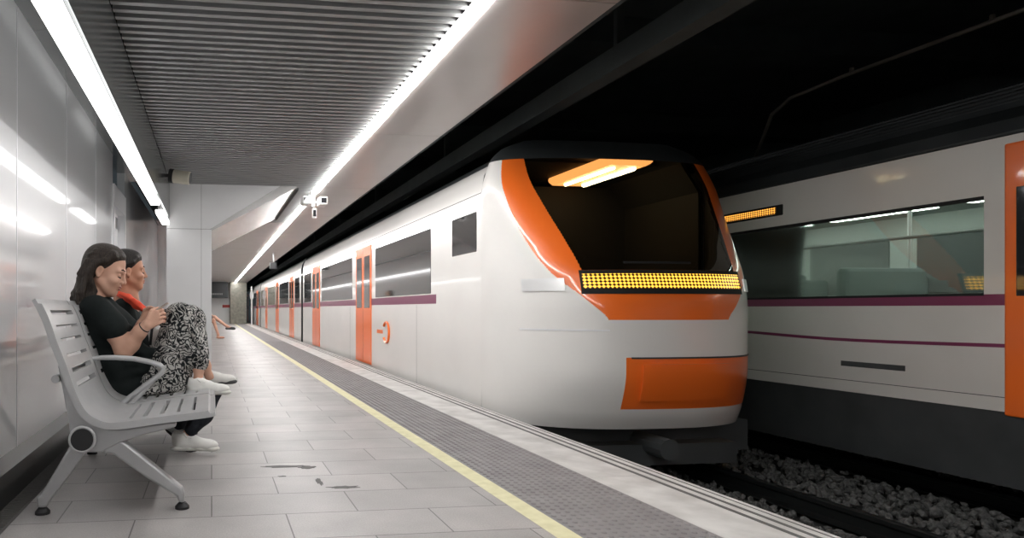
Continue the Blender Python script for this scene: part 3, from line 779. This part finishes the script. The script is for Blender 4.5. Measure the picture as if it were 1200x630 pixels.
def frame(Y0, far=False):
    Y1 = Y0+.07
    b = MB()
    def pg(pts, y0, y1):
        b.prism([pxz(x, y) for x, y in pts], y0, y1)
    pg([(66, 428), (71, 427), (78, 449), (88, 473), (98, 488), (110, 498), (126, 504), (150, 503), (195, 496), (206, 496), (206, 501), (165, 511), (139, 520), (118, 531), (95, 531), (81, 516), (80, 500), (72, 458)], Y0, Y1)
    c = b.build('side_frame', M['benchframe'], B1, bevel=.008)
    b = MB(); pg([(83, 519), (100, 528), (96, 536), (56, 590), (52, 597), (41, 597), (40, 584), (46, 581)], Y0+.005, Y1-.005)
    b.build('leg', M['benchframe'], B1, bevel=.012)
    b = MB(); pg([(112, 524), (138, 516), (148, 521), (213, 573), (216, 580), (216, 591), (209, 591), (207, 584), (170, 561), (132, 534), (122, 533)], Y0+.005, Y1-.005)
    b.build('leg', M['benchframe'], B1, bevel=.012)
    for q in ((46.5, 597), (213, 592)):
        p = at(*q, BY); b = MB(); b.tube([(p.x, Y0+.035, 0), (p.x, Y0+.035, .012), (p.x, Y0+.035, .03)], [.036, .036, .02], 16); b.build('foot', M['rubber'], B1, smooth=True)
    return c
hub = at(97, 514, BY)
for Y0 in (3.27, 4.6, 5.22): frame(Y0)
b = MB(); b.tube([(hub.x, 3.235, hub.z), (hub.x, 5.32, hub.z)], .056, 28); b.build('beam', M['benchframe'], B1, smooth=True)
b = MB(); ring = [(hub.x+.058*math.cos(t), 3.237, hub.z+.058*math.sin(t)) for t in np.linspace(0, 2*math.pi, 33)]; b.tube(ring, .008, 8, cap=False); b.build('end_ring', M['bench'], B1, smooth=True)
b = MB(); b.tube([(hub.x, 3.228, hub.z), (hub.x, 3.24, hub.z)], .053, 28); b.build('end_cap', M['rubber'], B1, smooth=True)
b = MB(); q0 = at(67, 443, 3.3); b.tube([(q0.x, 3.26, q0.z), (q0.x, 5.3, q0.z)], .02, 12); b.build('back_rail', M['benchframe'], B1, smooth=True)
B2 = copy_tree(B1); B2.location = (-.5, 22.9, 0); B2['label'] = 'distant bench half hidden behind the white pillar with one person on it'

# ------------------------------------------------------------------ people
def rot(yaw, pitch, roll=0):
    # local x = facing, y = to the left, z = up
    return np.array(Matrix.Rotation(yaw, 3, 'Z') @ Matrix.Rotation(pitch, 3, 'Y') @ Matrix.Rotation(roll, 3, 'X'))
def head_prims(s, o, R, k, lid=True):
    P = lambda x, y, z: o+R@(np.array((x, y, z))*k)
    E = lambda c, r, kk=.02, sub=False, RR=None: s.ell(P(*c), np.array(r)*k, kk*k, R if RR is None else RR, sub)
    E((-.008, 0, .042), (.094, .073, .084)); E((.036, 0, -.02), (.054, .058, .085), .03); E((.046, 0, -.055), (.038, .043, .05), .025)
    s.cone(P(.066, 0, -.094), P(.062, 0, -.09), .021*k, .022*k, .02*k)
    for q in (-1, 1):
        s.cone(P(-.002, q*.05, -.05), P(.055, q*.018, -.092), .017*k, .016*k, .025*k)
        s.cone(P(.074, q*.042, .018), P(.086, q*.012, .016), .009*k, .011*k, .016*k)
        E((.062, q*.04, -.032), (.024, .02, .02), .02)
        E((.092, q*.033, -.004), (.014, .016, .011), .012, True)
        E((.0745, q*.031, -.003), (.0135, .0145, .0125), .004)
        # ear: rim, lobe and hollow
        Re = R@rot(q*-.35, .12); c = (-.006, q*.073, -.008)
        E(c, (.0175, .008, .028), .006, False, Re); E((c[0]+.002, c[1], c[2]-.023), (.009, .007, .010), .006)
        E((c[0]+.001, c[1]+q*.009, c[2]+.003), (.0095, .0065, .017), .003, True, Re)
    s.cone(P(.087, 0, .010), P(.107, 0, -.03), .0085*k, .0105*k, .012*k)
    for q in (-1, 1): E((.096, q*.0105, -.035), (.011, .0075, .008), .006)
    E((.086, 0, -.057), (.013, .022, .0065), .007); E((.084, 0, -.069), (.012, .019, .007), .007)
    s.cone(P(.104, .03, -.0625), P(.104, -.03, -.0625), .003*k, .003*k, .004*k, sub=True)
    return P
def face_parts(P, R, k, body, hairm, browz=.024):
    s = SDF(.0022)
    s.ell(P(.0885, 0, -.0575), np.array((.0125, .0205, .0052))*k, .004, R); s.ell(P(.0868, 0, -.0690), np.array((.0118, .0175, .0060))*k, .004, R)
    s.mesh('lips', M['lips'], body)
    for q in (-1, 1):
        s = SDF(.0022); s.chain([P(.0775, q*.045, browz-.004), P(.0905, q*.031, browz+.004), P(.097, q*.014, browz)], [.0022*k, .003*k, .0026*k], .003); s.mesh('eyebrow', hairm, body)
        s = SDF(.0022); s.chain([P(.0775, q*.043, -.010), P(.0895, q*.032, -.0135), P(.0875, q*.02, -.010)], [.0022*k, .0032*k, .002*k], .003); s.mesh('eyelashes', M['lash'], body)
def J(px, py, Y): return np.array(at(px, py, Y))
def rr(px, py, Y, r): return pm(at(px, py, Y), r)
def limb(s, pts, k=.02):
    """pts: (px, py, depth, radius in photo pixels)"""
    s.chain([J(*p[:3]) for p in pts], [rr(*p) for p in pts], k)
def hand(s, wrist, dirv, side, palm_n, k, curl=.9, spread=.0):
    """palm and five separate fingers; dirv = along the hand, side = towards the thumb, palm_n = out of the palm"""
    d = np.array(Vector(dirv).normalized()); a = np.array(Vector(side).normalized()); n = np.array(Vector(palm_n).normalized())
    for q, l in ((-.030, .072), (-.01, .08), (.012, .082), (.032, .078)):
        s.cone(wrist+a*q*.5*k, wrist+d*l*k+a*q*k, .016*k, .0125*k, .012*k)
    for q, l in ((-.032, .056), (-.011, .072), (.011, .078), (.032, .07)):
        p = wrist+d*.08*k+a*q*k; ang = 0; r = .0098*k; 
        for seg, fr in enumerate((.45, .32, .25)):
            ang += curl*(.55, .75, .6)[seg]
            p2 = p+(d*math.cos(ang)+n*math.sin(ang))*l*fr*k; s.cone(p, p2, r, r*.9, .004*k); p = p2; r *= .9
    p = wrist+d*.022*k+a*.026*k
    p2 = p+(d*.7+a*.75+n*.25)*.042*k; p3 = p2+(d*.95+n*.35-a*.05)*.032*k; p4 = p3+(d*.9+n*.3-a*.35)*.024*k
    s.chain([p, p2, p3, p4], [.0145*k, .0115*k, .010*k, .0085*k], .006*k)
def shoe(owner, heel, yaw, pitch, ln, m_up, m_sole, lace=True):
    """low trainer; heel = bottom back of the sole"""
    R = rot(yaw, pitch); k = ln/.28
    P = lambda x, y, z: np.array(heel)+R@(np.array((x, y, z))*k)
    s = SDF(.004)
    pts = [(.035, 0), (.10, .004), (.17, .008), (.235, .004)]
    for (x, y), r in zip(pts, (.037, .034, .042, .041)): s.ell(P(x, y, .016), np.array((.045, r, .017))*k, .018, R)
    sole = s.mesh('sole', m_sole, owner)
    s = SDF(.004)
    s.ell(P(.045, 0, .05), np.array((.045, .034, .045))*k, .03, R); s.ell(P(.12, .003, .045), np.array((.07, .035, .04))*k, .03, R)
    s.ell(P(.20, .006, .036), np.array((.07, .042, .034))*k, .03, R); s.cone(P(.033, 0, .085), P(.06, 0, .088), .036*k, .035*k, .02)
    s.cone(P(.09, 0, .085), P(.135, .002, .066), .022*k, .022*k, .02)
    s.ell(P(.048, 0, .12), np.array((.031, .027, .04))*k, .008, R, True)
    s.mesh('shoe', m_up, owner)
    if lace:
        b = MB()
        for i in range(5):
            x = .088+.017*i; z = .102-.0105*i
            b.tube([P(x-.004, -.026, z-.012), P(x, 0, z+.004), P(x+.006, .026, z-.012)], .003*k, 6)
            b.tube([P(x-.004, .026, z-.012), P(x+.002, 0, z+.005), P(x+.006, -.026, z-.012)], .003*k, 6)
        b.tube([P(.085, -.01, .105), P(.07, -.035, .10), P(.09, -.045, .085)], .003*k, 6)
        b.build('laces', M['whitecloth'], owner, smooth=True)

# ---- woman nearest the camera
W1 = empty('person', (-.45, 4.1, .45), 'person in black top and paisley trousers, feet up on the bench, looking at a phone', 'person')
Q = 1.05
J0, rr0 = J, rr
def J(px, py, Y): return J0(px, py, Y*Q)
def rr(px, py, Y, r): return rr0(px, py, Y*Q, r)
k1 = 1.24*Q
R1 = rot(math.radians(-6), math.radians(17))
ear = J(116.5, 317, 3.96)
o1 = ear-R1@(np.array((-.006, -.073, -.008))*k1)
s = SDF(.0042)
P1 = head_prims(s, o1, R1, k1)
neckb = J(107, 352, 4.06)
s.cone(P1(-.03, 0, -.03), neckb, .048*k1, .055*k1, .02); s.cone(P1(.0, 0, -.075), J(113, 353, 4.06), .026*k1, .04*k1, .02)
# trunk (inside the clothes)
s.chain([neckb, J(118, 385, 4.1), J(134, 428, 4.1), J(148, 452, 4.1)], [.08, .13, .125, .13], .05)
s.cone(J(112, 360, 3.96), J(118, 362, 4.24), .055, .055, .05)
# near arm, bare below the sleeve
limb(s, [(119, 364, 3.95, 12), (134, 387, 3.93, 12), (145, 409, 3.93, 10.3)], .03)
limb(s, [(145, 409.5, 3.93, 10.8), (153, 402, 3.925, 10.4), (164, 388.5, 3.89, 7.6), (171.5, 381, 3.87, 5.6)], .03)
limb(s, [(120, 364, 4.26, 13), (150, 410, 4.28, 11), (160, 390, 4.08, 7), (165, 380, 4.0, 5.6)], .03)
wr = J(171.5, 381, 3.87)
hand(s, wr, J(188, 369.5, 3.885)-wr, np.array((-.25, -.1, 1)), np.array((.15, 1, -.3)), 1.08, .95)
wr2 = J(165, 380, 4.0)
hand(s, wr2, J(181, 365, 3.97)-wr2, np.array((-.2, .05, 1)), np.array((.1, -1, -.35)), 1.05, .8)
# legs
limb(s, [(158, 450, 4.1, 11), (190, 424, 4.06, 12), (212, 374, 4.02, 13), (213, 400, 4.03, 12), (233, 430, 4.03, 6), (232, 449, 4.02, 5.6)], .03)
limb(s, [(160, 450, 4.2, 12), (200, 408, 4.18, 11), (224, 373, 4.18, 14), (228, 400, 4.17, 12), (241, 428, 4.22, 5.5), (244, 440, 4.25, 5)], .03)
limb(s, [(232, 449, 4.02, 5.6), (250, 457, 4.02, 4)], .02); limb(s, [(245, 440, 4.26, 5), (256, 445, 4.26, 3.5)], .02)
body1 = s.mesh('body', M['skin1'], W1)
face_parts(P1, R1, k1, body1, M['hair1'])
# visible ankle
# hair: cap plus long locks down the back
s = SDF(.0045)
Hc = lambda c, r, kk=.02, sub=False: s.ell(P1(*c), np.array(r)*k1, kk, R1, sub)
Hc((-.02, 0, .046), (.097, .082, .083)); Hc((.010, 0, .083), (.066, .064, .040), .03); Hc((-.055, 0, .0), (.062, .078, .08), .03)
rnd = random.Random(8)
for i in range(64):
    t = i/63; yl = (t-.5)*2
    z0 = .03+rnd.uniform(-.02, .05)
    st = P1(-.03-.055*(1-yl*yl), yl*.076, z0)
    mid = P1(-.078-.022*rnd.random()*(1-yl*yl), yl*.086, -.06+rnd.uniform(-.02, .02)) if abs(yl) < .85 else P1(-.055, yl*.084, -.07)
    px_ = 86+9*abs(yl)+rnd.uniform(-3, 3); Ym = 4.07+yl*.13
    p3 = J(px_, 345+rnd.uniform(-4, 6), Ym); p4 = J(px_+2+rnd.uniform(-3, 3), 374+rnd.uniform(-16, 12), Ym)
    s.chain([st, mid, p3, p4], [.02, .019, .014, .004], .005)
for i in range(30):      # strands combed back over the crown
    yl = (i/29-.5)*2; q_ = rnd.uniform(-.004, .004)
    s.chain([P1(.066-.02*yl*yl, yl*.05, .096-.02*yl*yl+q_), P1(.02, yl*.066, .120-.035*yl*yl+q_), P1(-.06, yl*.074, .106-.04*yl*yl+q_), P1(-.104+.03*yl*yl, yl*.07, .05)], [.006, .0085, .0085, .01], .004)
for i in range(12):      # near-side hair falling over the neck
    t = i/11
    s.chain([P1(-.03-.05*t, -.080+.012*t, .03-.01*t), P1(-.034-.06*t, -.083+.01*t, -.05), J(112-10*t, 341, 3.975), J(106-12*t, 356+rnd.uniform(-3, 3), 3.95), J(100-11*t+rnd.uniform(-2, 2), 368+rnd.uniform(-7, 6), 3.94+.02*t)], [.014, .014, .013, .010, .003], .005)
# front side locks along the temple, tucked behind the ear
for q in (-1, 1):
    s.chain([P1(.03, q*.06, .085), P1(.012, q*.077, .048), P1(-.022, q*.08, .028), P1(-.05, q*.082, -.03)], [.026, .017, .015, .022], .015)
    s.chain([P1(.062, q*.03, .09), P1(.048, q*.058, .074), P1(.015, q*.074, .05)], [.009, .011, .013], .012)
    Hc((.0, q*.085, -.012), (.019, .02, .027), .006, True)
s.res = .0035; s.mesh('hair', M['hair1'], W1)
# black top
s = SDF(.005)
s.ell(J(119, 382, 4.09), (.165, .20, .19), .05, rot(0, -.28)); s.ell(J(133, 425, 4.09), (.17, .19, .17), .06, rot(0, -.3)); s.ell(J(143, 450, 4.1), (.16, .165, .115), .06); s.cone(J(128, 452, 4.06), J(158, 462, 4.06), .07, .05, .04)
s.cone(J(108, 362, 3.96), J(116, 362, 4.24), .075, .075, .05); s.cone(J(103, 356, 4.06), J(122, 357, 4.06), .062, .05, .05)
s.cone(J(113, 364, 3.94), J(134, 383, 3.925), rr(112, 364, 3.94, 18), rr(131, 381, 3.925, 16.5), .04)
s.cone(J(118, 366, 4.26), J(136, 390, 4.27), .085, .08, .04)
s.cone(J(150, 395, 4.1), J(166, 420, 4.1), .10, .08, .05); s.cone(J(140, 380, 4.12), J(160, 395, 4.12), .09, .07, .05)
for (a, c) in (((150, 385), (172, 415)), ((158, 410), (182, 412)), ((150, 425), (180, 424)), ((140, 440), (172, 432))):
    s.cone(J(*a, 3.97), J(*c, 3.99), .03, .024, .03)
s.cone(J(148, 425, 4.06), J(176, 424, 4.08), .07, .05, .04); s.cone(J(150, 445, 4.05), J(174, 440, 4.06), .07, .06, .04)
n_ = np.array(J(146, 371, 3.93)-J(119, 383, 3.93)); ax = np.array(J(142, 408, 3.93)-J(120, 368, 3.93)); ax /= np.linalg.norm(ax); hem = J(134, 380, 3.93)
def cut_sleeve(X, Y, Z):
    d = (X-hem[0])*ax[0]+(Y-hem[1])*ax[1]+(Z-hem[2])*ax[2]
    # only the sleeve of the near arm ends at the hem
    c = hem; rad = np.sqrt((X-c[0])**2+((Y-c[1]))**2+(Z-c[2])**2)
    return np.where((Y < 4.0) & (rad < .13), d, -1.0)
s.mesh('black_top', M['black'], W1, cut=cut_sleeve)
# paisley harem trousers
s = SDF(.005)
limb(s, [(172, 454, 4.08, 16), (194, 416, 4.04, 17), (212, 373, 4.02, 17)], .03)
limb(s, [(210, 373, 4.02, 17.5), (206, 405, 4.03, 19), (201, 438, 4.04, 20)], .04)
limb(s, [(201, 444, 4.04, 20), (184, 450, 4.05, 18), (170, 456, 4.07, 14)], .04)
limb(s, [(158, 466, 4.02, 6), (212, 461, 4.02, 7)], .03)
limb(s, [(172, 450, 4.2, 15), (204, 402, 4.18, 15), (223, 375, 4.17, 16.5)], .03)
limb(s, [(222, 376, 4.17, 18), (225, 400, 4.12, 17), (231, 414, 4.08, 12.5), (234.5, 423, 4.06, 10)], .04)
limb(s, [(212, 395, 4.08, 19), (208, 440, 4.1, 16)], .05)
limb(s, [(213, 396, 4.03, 17), (227, 415, 4.03, 12), (234, 426.5, 4.03, 9)], .03)
for (a, c) in (((212, 362), (190, 440)), ((202, 385), (190, 436)), ((222, 380), (240, 415)), ((216, 400), (238, 422)), ((168, 460), (205, 455))):
    s.cone(J(*a, 3.945), J(*c, 3.95), .016, .014, .03)
s.mesh('paisley_trousers', M['paisley'], W1)
shoe(W1, J(219, 462.5, 4.02), math.radians(-4), 0, .285, M['shoe'], M['sole'])
shoe(W1, J(232, 452, 4.27), math.radians(-3), math.radians(-3), .27, M['shoe'], M['greyshoe'])
b = MB(); c = J(171.5, 381, 3.87); dv = Vector(J(164, 388.5, 3.89)-J(171.5, 381, 3.87)).normalized(); a1 = dv.cross(Vector((0, 1, 0))).normalized(); a2 = dv.cross(a1)
c = c+np.array(dv)*.02
b.tube([Vector(c)+(a1*math.cos(t)+a2*math.sin(t))*.036 for t in np.linspace(0, 2*math.pi, 25)], .004, 6, cap=False); b.build('hair_tie', M['rubber'], W1, smooth=True)
# smartphone held in her hands
pa, pb = at(176.5, 367.5, 3.9*Q), at(197, 354.5, 3.9*Q)
e = empty('smartphone', (pa.x, 3.9*Q, pa.z), 'thin smartphone held in the hands of the woman in paisley trousers', 'phone')
dx = (pb-pa); up = Vector((-dx.z, 0, dx.x)).normalized()*.0045
def slab(lo, hi, yo, name, m, par):
    b = MB(); vs = []
    for yv in (3.875*Q-yo, 3.875*Q+.082+yo):
        for p, q in ((pa, lo), (pb, lo), (pb, hi), (pa, hi)): vs.append((p.x+up.x*q, yv, p.z+up.z*q))
    b.add(vs, [(0, 1, 2, 3), (7, 6, 5, 4), (0, 4, 5, 1), (1, 5, 6, 2), (2, 6, 7, 3), (3, 7, 4, 0)]); return b.build(name, m, par, bevel=.003)
slab(-1, .6, 0, 'case', M['phone'], e); slab(.6, 1, -.003, 'screen', M['phoneglass'], e)

J, rr = J0, rr0
# ---- woman behind her
W2 = empty('person', (-.35, 4.8, .45), 'person with tied-back dark hair and red scarf, in profile behind the woman with the phone', 'person')
k2 = 1.18; R2 = rot(math.radians(14), math.radians(-1))
ear = J(150.5, 318.5, 4.66); o2 = ear-R2@(np.array((-.006, -.073, -.008))*k2)
s = SDF(.0045)
P2 = head_prims(s, o2, R2, k2)
s.cone(P2(-.025, 0, -.03), J(146, 352, 4.76), .052*k2, .06*k2, .03); s.cone(P2(.015, 0, -.07), J(154, 352, 4.76), .03*k2, .045*k2, .03)
s.chain([J(147, 352, 4.76), J(148, 385, 4.78), J(152, 425, 4.78), J(156, 452, 4.78)], [.07, .12, .12, .12], .05)
s.cone(J(146, 362, 4.62), J(146, 362, 4.94), .05, .05, .05)
limb(s, [(146, 364, 4.62, 9), (160, 405, 4.58, 8), (186, 405, 4.6, 6), (192, 402, 4.62, 5)], .02)
limb(s, [(148, 364, 4.95, 9), (162, 405, 4.97, 8), (190, 405, 4.8, 6)], .02)
w_ = J(190, 403, 4.61); hand(s, w_, np.array((1, .1, -.3)), np.array((0, .2, 1)), np.array((0, 1, -.1)), 1.05, .7)
w_ = J(189, 405, 4.8); hand(s, w_, np.array((1, -.2, -.3)), np.array((0, .2, 1)), np.array((0, -1, -.1)), 1.05, .7)
limb(s, [(160, 452, 4.7, 15), (246, 458, 4.6, 10), (223, 503, 4.46, 5), (211.5, 519, 4.475, 5)], .03)
limb(s, [(160, 452, 4.9, 15), (240, 456, 4.95, 10), (207, 496, 4.66, 4.5), (202, 503, 4.67, 4.5)], .03)
body2 = s.mesh('body', M['skin2'], W2)
face_parts(P2, R2, k2, body2, M['hair2'])
s = SDF(.005)
Hc = lambda c, r, kk=.02, sub=False: s.ell(P2(*c), np.array(r)*k2, kk, R2, sub)
Hc((-.018, 0, .05), (.096, .08, .087)); Hc((.02, 0, .085), (.062, .06, .04), .03); Hc((-.05, 0, .0), (.058, .072, .07), .03); Hc((-.115, 0, .03), (.04, .045, .045), .02)
for q in (-1, 1):
    s.chain([P2(.045, q*.055, .075), P2(.02, q*.074, .05), P2(-.03, q*.078, .03)], [.018, .015, .016], .015)
    Hc((-.004, q*.085, -.012), (.022, .02, .032), .006, True)
s.mesh('hair', M['hair2'], W2)
s = SDF(.006)
s.ell(J(147, 390, 4.78), (.14, .20, .21), .05); s.ell(J(152, 435, 4.78), (.16, .19, .17), .06); s.cone(J(144, 361, 4.62), J(146, 361, 4.94), .07, .07, .05)
limb(s, [(146, 364, 4.61, 12), (160, 405, 4.57, 10.5), (182, 405, 4.6, 8)], .03); limb(s, [(148, 364, 4.96, 12), (162, 405, 4.98, 10), (182, 405, 4.8, 8)], .03)
s.mesh('black_top', M['black'], W2)
s = SDF(.006)
limb(s, [(158, 452, 4.7, 18), (200, 455, 4.66, 17), (247, 457, 4.6, 12.5)], .04); limb(s, [(247, 458, 4.6, 12.5), (238, 485, 4.5, 11.5), (224, 503, 4.46, 8)], .03)
limb(s, [(158, 452, 4.9, 18), (200, 455, 4.93, 16), (240, 456, 4.95, 12.5), (224, 480, 4.75, 10.5), (210, 496, 4.63, 8)], .03)
s.mesh('black_trousers', M['denim'], W2)
s = SDF(.005)
s.chain([J(139, 344, 4.70), J(150, 349, 4.58), J(160, 357, 4.52), J(171, 364, 4.5)], [.02, .026, .027, .016], .02)
s.chain([J(142, 346, 4.78), J(156, 350, 4.86), J(168, 360, 4.8)], [.02, .022, .015], .02)
s.chain([J(152, 348, 4.56), J(164, 357, 4.5), J(172, 362, 4.49)], [.012, .016, .01], .008)
for dx_ in (-4, 0, 5): s.chain([J(143+dx_*.5, 344, 4.60), J(155+dx_*.4, 351, 4.51), J(168+dx_*.3, 363, 4.47)], [.009, .011, .006], .006)
s.mesh('red_scarf', M['red'], W2)
shoe(W2, J(201, 527.5, 4.47), math.radians(-3), math.radians(2), .325, M['shoe'], M['sole'])
shoe(W2, J(193, 503, 4.66), math.radians(-10), math.radians(42), .28, M['greyshoe'], M['rubber'], False)
# pale bag on her lap
e = empty('handbag', (-.1, 4.5, .8), 'small pale bag with a dark strap on the lap of the woman with red scarf', 'bag')
s = SDF(.005); s.ell(J(182, 398, 4.42), (.06, .05, .10), .02, rot(0, .2)); s.ell(J(180, 408, 4.42), (.075, .055, .06), .03); s.mesh('bag', M['whitecloth'], e)
b = MB(); b.tube([J(176, 404, 4.36), J(178, 385, 4.38), J(184, 378, 4.42), J(189, 388, 4.42), J(190, 402, 4.42)], .009, 8); b.build('strap', M['rubber'], e, smooth=True)

# ---- distant seated person behind the pillar
W3 = empty('person', (-.1, 22.3, .45), 'distant seated person in dark shorts with bare crossed legs beside the white pillar', 'person')
s = SDF(.008)
s.chain([(-.55, 22.3, 1.36), (-.52, 22.3, 1.15), (-.48, 22.3, .8), (-.45, 22.3, .58)], [.06, .15, .14, .15], .05)
s.ell((-.5, 22.3, 1.53), (.1, .08, .125), .03); s.cone((-.53, 22.3, 1.45), (-.54, 22.3, 1.32), .05, .06, .03)
s.ell((-.395, 22.3, 1.52), (.016, .012, .016), .01)
s.cone((-.53, 22.1, 1.28), (-.53, 22.5, 1.28), .06, .06, .05)
for q in (-1, 1):
    s.chain([(-.53, 22.3+q*.2, 1.27), (-.42, 22.3+q*.25, .98), (-.1, 22.3+q*.1, .84)], [.05, .042, .028], .03)
    hand(s, np.array((-.1, 22.3+q*.1, .84)), np.array((1, -q*.2, -.25)), np.array((0, -q, .2)), np.array((0, 0, -1)), 1.0, .4)
s.chain([(-.42, 22.18, .56), (.06, 22.2, .62), (.22, 22.18, .14), (.2, 22.18, .07)], [.09, .065, .045, .04], .03)
s.cone((.2, 22.18, .05), (.4, 22.16, .04), .035, .03, .03)
s.chain([(-.42, 22.42, .58), (.1, 22.34, .72), (.5, 22.2, .43), (.56, 22.2, .40)], [.09, .065, .045, .04], .03)
s.cone((.54, 22.2, .39), (.72, 22.2, .36), .035, .03, .03)
s.mesh('body', M['skin1'], W3)
s = SDF(.01); s.ell((-.57, 22.3, 1.56), (.11, .095, .11), .03); s.ell((-.6, 22.3, 1.48), (.07, .08, .1), .03); s.mesh('hair', M['hair2'], W3)
s = SDF(.01); s.chain([(-.53, 22.3, 1.28), (-.5, 22.3, 1.0), (-.46, 22.3, .66)], [.15, .17, .17], .05); s.cone((-.53, 22.08, 1.26), (-.53, 22.52, 1.26), .085, .085, .05); s.mesh('grey_top', M['shorts'], W3)
s = SDF(.01); s.chain([(-.44, 22.18, .56), (-.05, 22.2, .61)], [.11, .095], .04); s.chain([(-.44, 22.42, .58), (-.02, 22.36, .70)], [.11, .095], .04); s.mesh('shorts', M['shorts'], W3)
s = SDF(.008); s.ell((.30, 22.17, .03), (.15, .05, .03), .02); s.mesh('sandal', M['skin2'], W3)
s = SDF(.008); s.cone((.5, 22.2, .345), (.78, 22.2, .33), .04, .03, .02); s.ell((.7, 22.2, .355), (.1, .05, .045), .03, rot(0, .1)); s.mesh('shoe', M['greyshoe'], W3)
